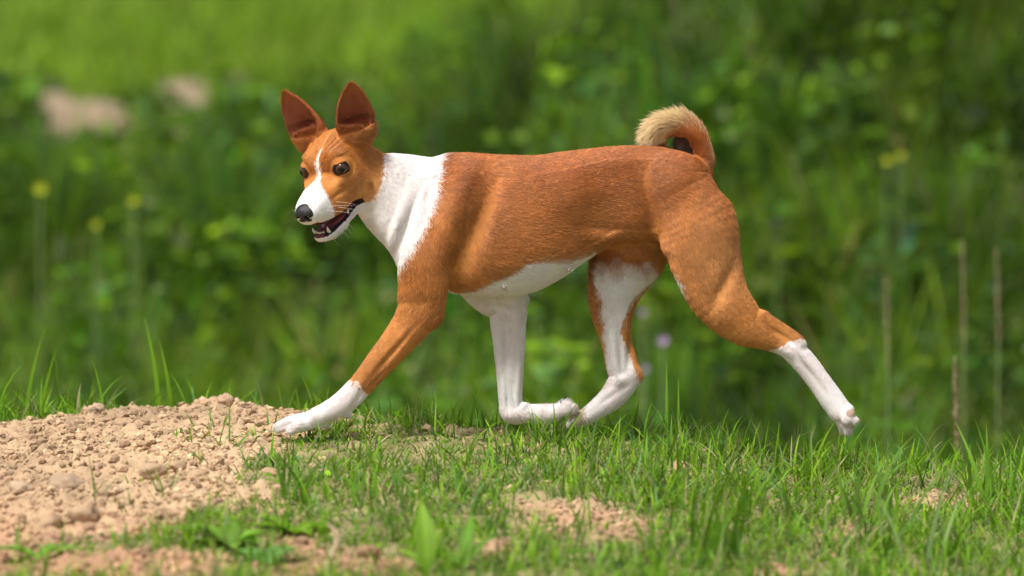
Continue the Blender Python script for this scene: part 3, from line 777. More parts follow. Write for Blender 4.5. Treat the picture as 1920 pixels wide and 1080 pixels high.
# ------------------------------------------------------------------ ground: a low crest the dog trots along, bank and terrace behind
_cp, _sp = math.cos(PITCH), math.sin(PITCH)
def proj(P):
    """world points -> photograph pixels"""
    P = np.asarray(P, float); x, y, z = P[..., 0], P[..., 1], P[..., 2] - AIM.z
    dep = y * _cp - z * _sp + DIST; up = z * _cp + y * _sp
    return 960 + x / dep * DIST * PX, 540 - up / dep * DIST * PX
def at(px, py, y):
    """world point seen at a photograph pixel, at depth y"""
    k = DIST * PX; b = (540 - py) / k; a = (px - 960) / k
    # z from: z*_cp + y*_sp = b*(y*_cp - z*_sp + DIST)
    z = (b * (y * _cp + DIST) - y * _sp) / (_cp + b * _sp)
    dep = y * _cp - z * _sp + DIST
    return np.array([a * dep, y, z + AIM.z])

CR_X = (np.array([-1400, -400, 0, 100, 200, 300, 400, 440, 520, 600, 700, 850, 1000, 1200, 1400, 1600, 1920, 2400, 3200]) - 960) / PX
CR_PY = np.array([855, 830, 803, 788, 780, 778, 772, 771, 784, 793, 803, 808, 816, 832, 858, 886, 900, 906, 912])
CR_Y = np.array([.3, .3, .3, .3, .3, .3, .3, .3, .28, .25, .18, .14, .12, .10, .10, .10, .10, .1, .1])
def sstep(a, b, t):
    t = np.clip((t - a) / (b - a), 0, 1); return t * t * (3 - 2 * t)
def height(x, y):
    x, y = np.asarray(x, float), np.asarray(y, float)
    py = np.interp(x, CR_X, CR_PY); yc = np.interp(x, CR_X, CR_Y)
    zc = (800 - py) / PX - 0.07 * yc
    d = yc - y                                             # in front of the crest: positive
    front = np.where(d > 0, 0.062 * (np.sqrt(d * d + 0.3 ** 2) - 0.3) + 0.0, 0)
    back = np.where(d < 0, 0.55 * (np.sqrt(d * d + 0.18 ** 2) - 0.18), 0)
    z = zc - front - back
    far_floor = -0.80 + 0.05 * np.sin(x * 0.9) + 0.03 * np.sin(y * 1.7 + x)
    rise = np.interp(x, [-6, -0.6, 0.2, 1.2, 6], [0.10, 0.13, 0.32, 0.58, 0.75])
    bank = far_floor + (rise - far_floor) * sstep(4.6, 9.2, y + 0.25 * np.sin(x * 1.3))
    bank = bank + np.where(y > 9.2, (y - 9.2) * np.interp(x, [-6, -0.4, 0.8, 6], [0.002, 0.002, 0.03, 0.035]), 0)
    bank = np.where(y > 40, bank + 0.0, bank)
    w_ = sstep(0.5, 2.4, y)
    zz = np.where(y > 0.3, np.maximum(z, far_floor) * (1 - w_) + np.maximum(bank, np.where(w_ < 1, -9, -9)) * w_, z)
    near_z = np.where(y < -2.2, -0.1, zz)
    return np.where(y < -2.2, np.minimum(zz, -0.26) * 0 + np.interp(y, [-400, -6, -2.2], [-0.9, -0.7, 0]) + np.where(y < -2.2, height_edge(x), 0), zz)
def height_edge(x):
    py = np.interp(x, CR_X, CR_PY); yc = np.interp(x, CR_X, CR_Y); zc = (800 - py) / PX - 0.07 * yc
    d = yc + 2.2
    return zc - 0.062 * (np.sqrt(d * d + 0.09) - 0.3)

DIRT_POLY = [(-900, 700), (560, 700), (600, 790), (760, 806), (700, 818), (610, 812), (540, 838), (470, 868), (415, 905), (380, 950), (330, 985), (240, 1010), (100, 1030), (-50, 1050), (-900, 1070)]
PATCHES = [(1080, 965, 90, 26), (1170, 1000, 70, 22), (640, 1066, 130, 26), (460, 935, 70, 28), (1270, 885, 30, 12), (1440, 1075, 60, 14), (930, 1030, 50, 18), (560, 1010, 40, 18), (880, 812, 70, 8), (1750, 945, 60, 14), (200, 1060, 220, 26), (1580, 1000, 40, 20)]
def dirtness(x, y, z):
    """1 bare soil .. 0 turf, laid out on the ground"""
    P = np.stack([np.ravel(x), np.ravel(y)], 1)
    px, py = proj(np.stack([np.ravel(x), np.ravel(y), np.ravel(z)], 1))
    n1 = vnoise(P, 9, 21, 3); n2 = vnoise(P, 22, 22, 3)
    qx, qy = px + n1 * 40, py + n2 * 14
    m = poly_in(DIRT_POLY, qx, qy).astype(float)
    for cx, cy, rx, ry in PATCHES:
        m = np.maximum(m, np.clip(1.5 - np.hypot((qx - cx) / rx, (qy - cy) / ry), 0, 1))
    m = np.where(P[:, 1] > 0.55, 0, m)
    yl = P[:, 1]; 
    m = np.where((P[:, 1] > 0.30) & (px < 240) , m * 0.15, m)
    return m.reshape(np.shape(x))

gx = np.unique(np.concatenate([np.linspace(-1.15, 1.15, 470), np.linspace(-3, -1.15, 60), np.linspace(1.15, 3, 60), np.linspace(-14, -3, 40), np.linspace(3, 14, 40), [-300, -120, -60, -30, 30, 60, 120, 300]]))
gy = np.unique(np.concatenate([np.linspace(-1.95, 0.45, 360), np.linspace(-2.3, -1.95, 8), np.linspace(0.45, 3, 60), np.linspace(3, 14, 80), [-60, -30, -12, -9, -6, -4, -3, 16, 20, 26, 35, 50, 80, 140, 300]]))
GXm, GYm = np.meshgrid(gx, gy, indexing='ij')
GZm = height(GXm, GYm)
near_m = (np.abs(GXm) < 1.6) & (GYm < 0.8) & (GYm > -2.2)
D_ = np.zeros_like(GZm); D_[near_m] = dirtness(GXm[near_m], GYm[near_m], GZm[near_m])
pp = np.stack([GXm.ravel(), GYm.ravel()], 1)
rough_ = vnoise(pp, 14, 31, 4) * 0.009 + np.abs(vnoise(pp, 42, 32, 3)) * 0.009 - np.abs(vnoise(pp, 26, 34, 2)) * 0.006 + vnoise(pp, 110, 33, 2) * 0.0035
GZm = GZm + np.where((np.abs(GXm) < 3) & (GYm < 1.5) & (GYm > -3), rough_.reshape(GZm.shape) * (0.45 + 0.75 * D_), 0)
nx_, ny_ = GZm.shape
ids = np.arange(nx_ * ny_).reshape(nx_, ny_)
gq = np.stack([ids[:-1, :-1], ids[1:, :-1], ids[1:, 1:], ids[:-1, 1:]], -1).reshape(-1, 4)
gv = np.stack([GXm, GYm, GZm], -1).reshape(-1, 3)
gpx, gpy = proj(gv)
SOIL = np.array([0.41, 0.285, 0.175]); CLAY = np.array([0.38, 0.225, 0.135]); TURF = np.array([0.24, 0.20, 0.10]); LAWN = np.array([0.04, 0.06, 0.014])
cl_ = np.clip((gpy - 900) / 160 + 0.5 * vnoise(pp, 6, 41, 2), 0, 1)[:, None]
gc = SOIL * (1 - cl_) + CLAY * cl_
gc = gc * (1 + 0.20 * vnoise(pp, 30, 42, 3))[:, None] * np.exp(0.22 * vnoise(pp, 5, 46, 3))[:, None]
dm = np.clip(D_.ravel()[:, None] * 1.6, 0, 1)
turf = TURF * (1 + 0.35 * vnoise(pp, 25, 43, 3))[:, None]
gc = turf * (1 - dm) + gc * dm
farm = (pp[:, 1] > 0.6)[:, None]
gc = np.where(farm, LAWN * (1 + 0.3 * vnoise(pp, 1.2, 44, 3))[:, None], gc)  # far ground coloured dark, painting in the shade under the weeds
# bare earth along the lip of the terrace
for cx, cy, rx, ry in ((165, 218, 75, 24), (345, 178, 48, 32), (440, 150, 26, 22), (60, 120, 70, 22), (1052, 72, 45, 20), (100, 190, 30, 20)):
    e_ = np.hypot((gpx - cx) / rx, (gpy - cy) / ry) + 0.55 * vnoise(pp, 6, 45, 3)
    mm = ((e_ < 1) & (pp[:, 1] > 6) & (pp[:, 1] < 14))[:, None]
    gc = np.where(mm, np.array([0.27, 0.205, 0.135]), gc)
gm_ = attr_mat('earth_and_turf', rough=0.95, spec=0.1, bump=(420, 0.7, 0.004))
ground = mesh_obj('ground', gv, gq, gm_); set_color(ground, np.clip(gc, 0.01, 0.8)); tag(ground, kind='structure')

from mathutils.bvhtree import BVHTree
def hz(x, y):
    """height of the built ground (bilinear on the grid)"""
    x, y = np.atleast_1d(x).astype(float), np.atleast_1d(y).astype(float)
    i = np.clip(np.searchsorted(gx, x) - 1, 0, nx_ - 2); j = np.clip(np.searchsorted(gy, y) - 1, 0, ny_ - 2)
    u_ = np.clip((x - gx[i]) / (gx[i + 1] - gx[i]), 0, 1); v_ = np.clip((y - gy[j]) / (gy[j + 1] - gy[j]), 0, 1)
    return (GZm[i, j] * (1 - u_) * (1 - v_) + GZm[i + 1, j] * u_ * (1 - v_) + GZm[i + 1, j + 1] * u_ * v_ + GZm[i, j + 1] * (1 - u_) * v_)
def dirt_at(x, y): return dirtness(x, y, hz(x, y))

# ------------------------------------------------------------------ soil crumbs
def ico(sub=1):
    bm = bmesh.new(); bmesh.ops.create_icosphere(bm, subdivisions=sub, radius=1)
    v = np.array([x.co[:] for x in bm.verts]); f = np.array([[q.index for q in x.verts] for x in bm.faces]); bm.free(); return v, f
IV, IF = ico(1); IV2, IF2 = ico(3)
def crumbs(n, lo, hi, want):
    x = rng.uniform(-1.1, 1.1, n * 4); y = rng.uniform(-1.75, 0.42, n * 4)
    d = dirt_at(x, y) * (0.35 + 0.65 * (vnoise(np.stack([x, y], 1), 12, 51, 2) > -0.1))
    k = rng.random(n * 4) < np.clip(d * want + 0.03, 0, 1); x, y = x[k][:n], y[k][:n]
    sz = lo * (hi / lo) ** (rng.random(len(x)) ** 3.6)
    return x, y, sz
cx_, cy_2, sz_ = crumbs(46000, 0.0010, 0.0090, 1.0)
nC = len(cx_)
R3 = rng.normal(0, 1, (nC, 3, 3)); 
sc3 = sz_[:, None] * rng.uniform(0.6, 1.25, (nC, 3)); sc3[:, 2] *= 0.75
ang = rng.uniform(0, 6.28, nC); ca_, sa_ = np.cos(ang), np.sin(ang)
lump = 1 + rng.uniform(-0.28, 0.28, (nC, len(IV)))
v_ = IV[None] * lump[..., None] * sc3[:, None, :]
v_ = np.stack([v_[..., 0] * ca_[:, None] - v_[..., 1] * sa_[:, None], v_[..., 0] * sa_[:, None] + v_[..., 1] * ca_[:, None], v_[..., 2]], -1)
v_ += np.stack([cx_, cy_2, hz(cx_, cy_2) + sz_ * 0.25], -1)[:, None, :]
f_ = (IF[None] + (np.arange(nC) * len(IV))[:, None, None]).reshape(-1, 3)
crumb = mesh_obj('dirt_crumbs', v_.reshape(-1, 3), f_, attr_mat('soil_crumb', rough=0.95, spec=0.1, bump=(900, 0.5, 0.002)), smooth=False)
ipx, ipy = proj(np.stack([cx_, cy_2, hz(cx_, cy_2)], 1))
kc = np.clip((ipy - 920) / 160, 0, 1)[:, None]
cc_ = (SOIL * (1 - kc) + CLAY * kc) * np.exp(rng.normal(0.02, 0.22, nC) + 0.22 * vnoise(np.stack([cx_, cy_2], 1), 5, 46, 3))[:, None] * (1 + rng.normal(0, 0.02, (nC, 3)))
set_color(crumb, np.repeat(np.clip(cc_, 0.02, 0.75), len(IV), 0)); tag(crumb, 'loose tan soil crumbs scattered over the dirt mound and bare patches', 'soil', kind='stuff')

# larger clods, one by one: (px, py, width px, height ratio, tint, label)
CL = [(128, 918, 62, 0.55, (0.46, 0.33, 0.22), 'big smooth brown clod half sunk low on the dirt mound'),
      (92, 988, 54, 0.75, (0.52, 0.36, 0.22), 'knobbly tan clod below the big smooth brown one'),
      (160, 978, 50, 0.85, (0.50, 0.35, 0.22), 'cracked dark clod on the lower slope of the mound'),
      (40, 924, 40, 0.6, (0.55, 0.40, 0.27), 'pale flattish clod by the edge of the mound beside the big brown one'),
      (290, 890, 48, 0.6, (0.50, 0.35, 0.22), 'shadowed brown clod with a ragged top in the middle of the mound'),
      (330, 880, 34, 0.6, (0.48, 0.33, 0.2), 'tan clod right beside the ragged shadowed one'),
      (425, 757, 34, 0.7, (0.55, 0.38, 0.25), 'reddish clod crowning the skyline of the mound'),
      (180, 772, 36, 0.6, (0.52, 0.37, 0.25), 'greyish brown clod on the far rim of the mound'),
      (642, 796, 36, 0.6, (0.48, 0.32, 0.19), 'tan clod lodged under the wrist of the dog'),
      (1275, 882, 36, 0.6, (0.52, 0.33, 0.2), 'lone tan clod lying in the turf under the tail'),
      (800, 806, 22, 0.6, (0.52, 0.36, 0.22), 'small tan clod on the crest between the front legs'),
      (960, 812, 20, 0.6, (0.50, 0.34, 0.21), 'small tan clod on the crest below the folded paw'),
      (690, 1040, 40, 0.5, (0.36, 0.22, 0.13), 'dark clod on the bare clay at the bottom edge'),
      (270, 838, 26, 0.6, (0.45, 0.3, 0.18), 'rounded clod in the smoother upper part of the mound'),
      (505, 890, 30, 0.6, (0.5, 0.34, 0.2), 'tan clod where the turf starts beside the mound')]
clod_m = attr_mat('soil_clod', rough=0.95, spec=0.1, bump=(500, 0.4, 0.0015))
def ground_at_pixel(px, py):
    ysamp = np.linspace(-2.0, 0.5, 700)
    P = np.array([at(px, py, y) for y in ysamp]); g = hz(P[:, 0], P[:, 1])
    below = np.where(P[:, 2] < g)[0]
    # walk from the camera side: first sample where the ray is under the ground
    return P[below[0]] if len(below) else P[np.argmin(P[:, 2] - g)]
def clod(px, py, wpx, hr_, tint, label, seed):
    p = ground_at_pixel(px, py)
    r = wpx / PX / 2
    n1 = vnoise(IV2, 1.6, seed, 3); n2 = vnoise(IV2, 5, seed + 9, 2)
    v = IV2 * (1 + 0.34 * n1 + 0.16 * n2 + 0.05 * vnoise(IV2, 12, seed + 5, 2))[:, None] * np.array([r, r * 0.9, r * hr_ * 1.1])
    o = mesh_obj('dirt_clod', v, IF2, clod_m); o.location = (p[0], p[1], hz(p[0], p[1])[0] + r * hr_ * 0.35)
    set_color(o, np.array(tint) * 0.82 * np.exp(0.16 * vnoise(IV2, 3, seed + 3, 3))[:, None])
    tag(o, label, 'clod', 'larger clods of dry soil')
for i, c in enumerate(CL): clod(*c, seed=60 + i)
# ------------------------------------------------------------------ grass and weeds
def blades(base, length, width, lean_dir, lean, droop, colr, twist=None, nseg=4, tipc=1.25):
    """ribbon blades; returns verts, quads, colours.  base (n,3); lean_dir angle; lean: tilt of the base from vertical; droop: extra bend to the tip"""
    n = len(base)
    tw = rng.uniform(0, math.pi, n) if twist is None else twist
    side = np.stack([np.cos(tw), np.sin(tw), np.zeros(n)], 1)
    dx, dy = np.cos(lean_dir), np.sin(lean_dir)
    V = np.zeros((n, nseg + 1, 2, 3)); pos = base.copy()
    for k in range(nseg + 1):
        t = k / nseg
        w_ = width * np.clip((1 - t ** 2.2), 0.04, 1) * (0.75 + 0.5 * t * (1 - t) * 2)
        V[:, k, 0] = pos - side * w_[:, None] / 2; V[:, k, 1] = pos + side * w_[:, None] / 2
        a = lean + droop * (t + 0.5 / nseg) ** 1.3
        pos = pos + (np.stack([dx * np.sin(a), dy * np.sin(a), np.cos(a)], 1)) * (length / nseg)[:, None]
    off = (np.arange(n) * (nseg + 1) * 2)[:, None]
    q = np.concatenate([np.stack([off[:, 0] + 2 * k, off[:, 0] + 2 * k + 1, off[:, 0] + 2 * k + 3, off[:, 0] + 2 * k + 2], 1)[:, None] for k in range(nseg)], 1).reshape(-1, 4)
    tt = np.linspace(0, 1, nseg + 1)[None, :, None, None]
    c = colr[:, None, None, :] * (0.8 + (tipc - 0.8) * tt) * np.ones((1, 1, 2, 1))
    return V.reshape(-1, 3), q, c.reshape(-1, 3)
def merge(parts):
    V = []; Q = []; Cc = []; o = 0
    for v, q, c in parts: V.append(v); Q.append(q + o); Cc.append(c); o += len(v)
    return np.vstack(V), np.vstack(Q), np.vstack(Cc)
leaf_m = attr_mat('leaf_blade', rough=0.6, spec=0.18, trans=0.38)
GREENS = np.array([[0.155, 0.320, 0.012], [0.110, 0.250, 0.014], [0.205, 0.360, 0.018], [0.085, 0.190, 0.035], [0.25, 0.32, 0.12], [0.12, 0.26, 0.08]])
STRAW = np.array([0.36, 0.29, 0.16])
def greens(n, p=None, dry=0.04):
    c = GREENS[rng.choice(len(GREENS), n, p=p)] * np.exp(rng.normal(0, 0.18, n))[:, None]
    k = rng.random(n) < dry; c[k] = STRAW * np.exp(rng.normal(0, 0.25, k.sum()))[:, None]
    return c
def turf_field(n):
    x = rng.uniform(-1.25, 1.25, n); y = rng.uniform(-1.95, 0.42, n)
    z = hz(x, y); d = dirtness(x, y, z); px, py = proj(np.stack([x, y, z], 1))
    cl = vnoise(np.stack([x, y], 1), 16, 71, 3)
    keep = rng.random(n) < np.clip((1 - d * 1.02) * (0.72 + 0.6 * cl), 0, 1)
    return x[keep], y[keep], z[keep], px[keep], py[keep], cl[keep]
parts = []
# short matted turf
x, y, z, px, py, cl = turf_field(120000); n = len(x)
L = rng.gamma(5, 0.0054, n) * (1 + 0.5 * cl); rt = np.interp(px, [500, 900, 1500, 1920], [0.75, 0.9, 1.2, 1.35]); L *= rt
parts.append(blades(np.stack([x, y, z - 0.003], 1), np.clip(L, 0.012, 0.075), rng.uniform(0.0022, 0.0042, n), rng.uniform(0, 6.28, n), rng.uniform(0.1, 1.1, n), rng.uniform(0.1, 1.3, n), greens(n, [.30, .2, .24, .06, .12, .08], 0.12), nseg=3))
# upright taller blades in tufts
nt_ = 750; x, y, z, px, py, cl = turf_field(nt_ * 3); m = min(nt_, len(x))
bx, by, bl_ = [], [], []
for i in range(m):
    k = rng.integers(4, 10); bx.append(x[i] + rng.normal(0, 0.009, k)); by.append(y[i] + rng.normal(0, 0.009, k)); bl_.append(rng.uniform(0.04, 0.095, k) * np.interp(px[i], [500, 900, 1920], [.7, .85, 1.15]))
bx, by, bl_ = map(np.concatenate, (bx, by, bl_)); n = len(bx)
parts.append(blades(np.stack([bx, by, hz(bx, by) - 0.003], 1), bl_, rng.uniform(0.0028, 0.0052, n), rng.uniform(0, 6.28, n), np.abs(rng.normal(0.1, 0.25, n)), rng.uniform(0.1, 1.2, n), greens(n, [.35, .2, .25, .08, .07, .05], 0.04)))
# a few blades on the mound
for (qx, qy, k, ln) in ((370, 818, 14, .03), (345, 812, 9, .025), (400, 806, 8, .035), (425, 835, 6, .06), (180, 935, 3, .07), (110, 900, 2, .02), (250, 905, 4, .03), (310, 915, 6, .05), (300, 930, 9, .045), (470, 822, 8, .045),
                        (380, 870, 8, .035), (60, 985, 5, .03), (140, 870, 2, .02), (230, 960, 8, .04), (520, 800, 5, .03), (560, 812, 6, .035), (640, 815, 8, .04), (590, 830, 8, .035), (20, 1020, 7, .04)):
    p = ground_at_pixel(qx, qy); bx = p[0] + rng.normal(0, .012, k); by = p[1] + rng.normal(0, .02, k)
    parts.append(blades(np.stack([bx, by, hz(bx, by) - .002], 1), ln * rng.uniform(.6, 1.3, k), rng.uniform(.0025, .004, k), rng.uniform(0, 6.28, k), rng.uniform(.1, .9, k), rng.uniform(.2, 1.2, k), greens(k, None, 0)))
# fringe on and just behind the crest
n = 5200; x = rng.uniform(-1.3, 1.3, n); y = np.interp(x, CR_X, CR_Y) + rng.gamma(2, 0.10, n) - 0.02
px, py = proj(np.stack([x, y, hz(x, y)], 1))
fr = np.clip(0.75 + 0.8 * vnoise(np.stack([x, y], 1), 7, 75, 2), 0.05, 1); fr = np.where((px > 200) & (px < 560) & (y < .42), 0.02, fr) * np.interp(px, [0, 560, 650, 1050, 1300, 1920], [.8, .7, .35, .5, .7, .7])
k = rng.random(n) < fr; x, y, px = x[k], y[k], px[k]; n = len(x)
ln = rng.gamma(4, 0.011, n) * np.interp(px, [0, 250, 500, 700, 1000, 1500, 1920], [1.4, 1.2, 1.0, .7, .85, .9, .8]) * np.where(y > .5, 1.5, 1)
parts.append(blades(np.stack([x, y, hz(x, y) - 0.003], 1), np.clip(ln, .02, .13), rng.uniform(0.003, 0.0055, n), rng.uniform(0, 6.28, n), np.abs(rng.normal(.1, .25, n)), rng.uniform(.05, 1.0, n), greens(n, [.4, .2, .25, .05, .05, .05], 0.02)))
V, Q, Cc = merge(parts); grass = mesh_obj('grass', V, Q, leaf_m); set_color(grass, np.clip(Cc, 0, .8)); tag(grass, 'short patchy green turf along the crest and foreground', 'grass', kind='stuff')
print('GRASS quads', len(Q))

# small round clover-like leaves low in the turf
def ovals(c, nrm, up, la, lb, colr):
    n = len(c); sidev = np.cross(nrm, up); V = np.zeros((n, 7, 3))
    for k, (a, b, lift) in enumerate(((0, 0, 0), (.3, .8, .1), (.7, .8, .14), (1, 0, .05), (.7, -.8, .14), (.3, -.8, .1), (.5, 0, -.05))):
        V[:, k] = c + up * (a * la)[:, None] + sidev * (b * lb)[:, None] + nrm * (lift * lb)[:, None]
    o = (np.arange(n) * 7)[:, None]
    q = np.concatenate([o + np.array([[6, 0, 1, 2]]), o + np.array([[6, 2, 3, 4]]), o + np.array([[6, 4, 5, 0]])], 0)
    return V.reshape(-1, 3), q, np.repeat(colr, 7, 0)
def rand_dirs(n, tilt_):
    a = rng.uniform(0, 6.28, n); t = np.abs(rng.normal(0, tilt_, n)); nv = np.stack([np.sin(t) * np.cos(a), np.sin(t) * np.sin(a), np.cos(t)], 1)
    b = rng.normal(0, 1, (n, 3)); b -= nv * (b * nv).sum(1, keepdims=True); b /= np.linalg.norm(b, axis=1, keepdims=True)
    return nv, b
x, y, z, px, py, cl = turf_field(9000); n = len(x); nv, uv = rand_dirs(n, 0.6)
lf = rng.uniform(.006, .013, n)
V, Q, Cc = ovals(np.stack([x, y, z + rng.uniform(.002, .014, n)], 1), nv, uv, lf, lf * .38, greens(n, [.25, .3, .2, .1, .05, .1], .08))
clv = mesh_obj('clover_leaves', V, Q, leaf_m); set_color(clv, Cc); tag(clv, 'tiny round weed leaves low between the grass blades', 'leaves', kind='stuff')

# ------------------------------------------------------------------ vegetation on the bank behind
parts = []
def bank_pts(n, y0, y1, spread=0.22):
    y = rng.uniform(y0, y1, n); x = rng.uniform(-1, 1, n) * (DIST + y) * spread * 0.62 + 0
    return x, y
def cn(x, y, s, sd_): return vnoise(np.stack([x, y], 1), s, sd_, 3)
EARTH = ((165, 218, 80, 26), (345, 178, 52, 34), (440, 150, 28, 24), (60, 120, 75, 22), (1052, 72, 48, 22), (100, 190, 30, 20))
def open_earth(x, y):
    """True where the lip of the terrace is bare"""
    qx, qy = proj(np.stack([x, y, hz(x, y)], 1)); r = np.zeros(len(x), bool)
    for cx, cy, rx, ry in EARTH: r |= (np.abs(qx - cx) < rx * 1.05) & (qy - cy < ry + 34) & (qy - cy > -ry) & (y < 12)
    return r
# clumps: each has its own tone, height and kind
nc_ = 620; ccx, ccy = bank_pts(nc_, 3.3, 9.8)
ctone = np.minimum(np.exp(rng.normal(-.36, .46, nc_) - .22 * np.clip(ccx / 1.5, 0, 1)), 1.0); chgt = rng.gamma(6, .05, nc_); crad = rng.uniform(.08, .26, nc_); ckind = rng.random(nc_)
edge = np.where(ccy > 8.2, np.interp(ccx, [-3, -.5, .3, 3], [.25, .3, .9, 1.1]), 1.0); chgt *= edge
ctint = np.where((rng.random(nc_) < .08)[:, None], [[.72, .95, 1.5]], np.where((rng.random(nc_) < .3)[:, None], [[1.25, 1.1, .8]], [[1., 1., 1.]]))
def in_clump(n):
    i = rng.integers(0, nc_, n); a = rng.uniform(0, 6.28, n); r = np.sqrt(rng.random(n))
    x = ccx[i] + crad[i] * r * np.cos(a); y = ccy[i] + crad[i] * r * np.sin(a)
    return i, x, y, r
# tall grass and stalky weeds
n = 56000; i, x, y, r = in_clump(n); k = (ckind[i] < .6) & ~open_earth(x, y); i, x, y, r = i[k], x[k], y[k], r[k]; n = len(x)
ln = chgt[i] * rng.uniform(.55, 1.25, n) * 1.15
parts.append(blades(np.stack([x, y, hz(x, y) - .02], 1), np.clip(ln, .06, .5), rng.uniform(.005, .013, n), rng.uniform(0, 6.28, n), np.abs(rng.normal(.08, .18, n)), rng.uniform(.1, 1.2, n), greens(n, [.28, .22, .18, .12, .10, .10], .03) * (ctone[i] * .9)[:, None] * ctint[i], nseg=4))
# broad leaved weeds
n = 64000; i, x, y, r = in_clump(n); k = (ckind[i] > .4) & ~open_earth(x, y); i, x, y, r = i[k], x[k], y[k], r[k]; n = len(x)
nv, uv = rand_dirs(n, .75); lf = rng.uniform(.02, .055, n) * rng.choice([1, 1, 1, 1.7], n)
hgt = chgt[i] * np.sqrt(np.clip(1 - r * r, .05, 1)) * rng.random(n) ** .5
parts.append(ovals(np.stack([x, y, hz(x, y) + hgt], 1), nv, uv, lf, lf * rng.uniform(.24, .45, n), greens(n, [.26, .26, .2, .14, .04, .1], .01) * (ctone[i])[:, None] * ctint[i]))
# thin undergrowth everywhere, colour darkened to paint in the shady gaps
n = 15000; x, y = bank_pts(n, 3.2, 9.8); k = ~open_earth(x, y); x, y = x[k], y[k]; n = len(x)
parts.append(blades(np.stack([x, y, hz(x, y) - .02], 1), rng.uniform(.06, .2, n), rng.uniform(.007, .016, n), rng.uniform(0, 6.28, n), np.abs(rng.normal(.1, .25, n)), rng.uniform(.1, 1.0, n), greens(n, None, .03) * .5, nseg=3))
# low growth right behind the crest, down into the hollow
n = 9000; x, y = bank_pts(n, .9, 3.6)
cl = cn(x, y, 2, 85); ln = rng.gamma(5, .03, n) * (1 + .4 * cl)
parts.append(blades(np.stack([x, y, hz(x, y) - .01], 1), np.clip(ln, .05, .3), rng.uniform(.005, .012, n), rng.uniform(0, 6.28, n), np.abs(rng.normal(.1, .25, n)), rng.uniform(.1, 1.0, n), greens(n, None, .02)))
# terrace lawn
n = 32000; y = 9.0 + rng.random(n) ** 1.4 * 22; x = rng.uniform(-1, 1, n) * (DIST + y) * .14; k = ~open_earth(x, y); x, y = x[k], y[k]; n = len(x)
ln = rng.gamma(5, .022, n) * np.interp(x, [-3, 0, 1, 3], [.9, 1, 1.8, 2.0])
LAWNC = np.array([[.19, .33, .012], [.14, .26, .012], [.22, .33, .04]])
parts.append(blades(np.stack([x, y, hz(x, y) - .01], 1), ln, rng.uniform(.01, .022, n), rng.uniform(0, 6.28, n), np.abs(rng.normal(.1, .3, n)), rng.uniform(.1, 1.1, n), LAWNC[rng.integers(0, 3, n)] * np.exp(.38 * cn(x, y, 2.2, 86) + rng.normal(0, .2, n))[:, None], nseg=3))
V, Q, Cc = merge(parts)
weeds = mesh_obj('bank_vegetation', V, Q, leaf_m); set_color(weeds, np.clip(Cc, 0, .8)); tag(weeds, 'blurred tall grass and weeds covering the bank behind the dog', 'weeds', kind='stuff')
print('BANK quads', len(Q))

# ------------------------------------------------------------------ single plants
def blade_obj(name, base, ln, wd, ang, lean, droop, colr, parent, nseg=8, twist=None):
    v, q, c = blades(np.array([base], float), np.array([ln]), np.array([wd]), np.array([ang]), np.array([lean]), np.array([droop]), np.array([colr], float), twist=None if twist is None else np.array([twist]), nseg=nseg)
    o = mesh_obj(name, v, q, leaf_m, parent); set_color(o, np.clip(c, 0, .8)); return o
def empty(name, label, cat, group=None):
    o = bpy.data.objects.new(name, None); C.objects.link(o); return tag(o, label, cat, group)
def broad_leaf(parent, base, tipv, width, colr, fold=.25, n=9):
    """an oval leaf blade with a mid rib fold, from base along tipv"""
    base, tipv = np.array(base, float), np.array(tipv, float); L = np.linalg.norm(tipv); d = tipv / L
    sidev = np.cross(d, [0, 0, 1.0]); sidev /= np.linalg.norm(sidev); nv = np.cross(sidev, d)
    V = []; Q = []
    for i in range(n + 1):
        t = i / n; w_ = width / 2 * math.sin(math.pi * min(.985, .06 + .93 * t) ** 0.9) + .0006; p = base + tipv * t + nv * (-.22 * L * t * t + .05 * L * math.sin(t * 3))
        for k, sx in enumerate((-1, -.5, 0, .5, 1)): V.append(p + sidev * sx * w_ + nv * (abs(sx) * fold * w_ + .06 * w_ * math.sin(7 * t + sx * 2)))
    for i in range(n):
        for k in range(4): a_ = i * 5 + k; Q.append((a_, a_ + 1, a_ + 6, a_ + 5))
    o = mesh_obj('leaf', np.array(V), np.array(Q), leaf_m, parent)
    cc = np.tile(np.array(colr), (len(V), 1)); cc[2::5] *= 1.25; set_color(o, np.clip(cc * (1 + .12 * vnoise(np.array(V), 150, 3, 2))[:, None], 0, .8)); return o
def rosette(px, py, leaves, label, colr):
    p = ground_at_pixel(px, py); p[2] = hz(p[0], p[1])[0]
    o = empty('broadleaf_weed', label, 'weed', 'broad-leaved weeds in the foreground turf')
    for (az, el, L, wd) in leaves:
        az, el = math.radians(az), math.radians(el)
        broad_leaf(o, p + np.array([0, 0, .002]), np.array([math.cos(az) * math.cos(el), math.sin(az) * math.cos(el), math.sin(el)]) * L, wd, np.array(colr) * math.exp(random.gauss(0, .15)))
rosette(430, 1028, [(175, 25, .10, .034), (150, 35, .07, .03), (10, 30, .06, .036), (-20, 20, .05, .04), (200, 20, .06, .03), (80, 50, .05, .025), (-80, 15, .05, .03)], 'round-leaved weed below the dirt mound with a long leaf reaching over the soil', (.17, .33, .035))
rosette(555, 1005, [(140, 22, .09, .026), (50, 18, .07, .026), (175, 18, .08, .026), (15, 18, .06, .024), (-60, 16, .045, .026)], 'bright weed with pointed upturned leaves beside the round-leaved one', (.17, .32, .02))
rosette(495, 1062, [(30, 30, .06, .045), (140, 25, .06, .045), (-70, 20, .04, .04)], 'bluish green round leaves at the bottom edge under the bright weed', (.13, .28, .07))
rosette(800, 1078, [(100, 76, .10, .030), (60, 45, .06, .02), (140, 40, .06, .02)], 'single upright broad leaf standing at the bottom edge', (.17, .31, .03))
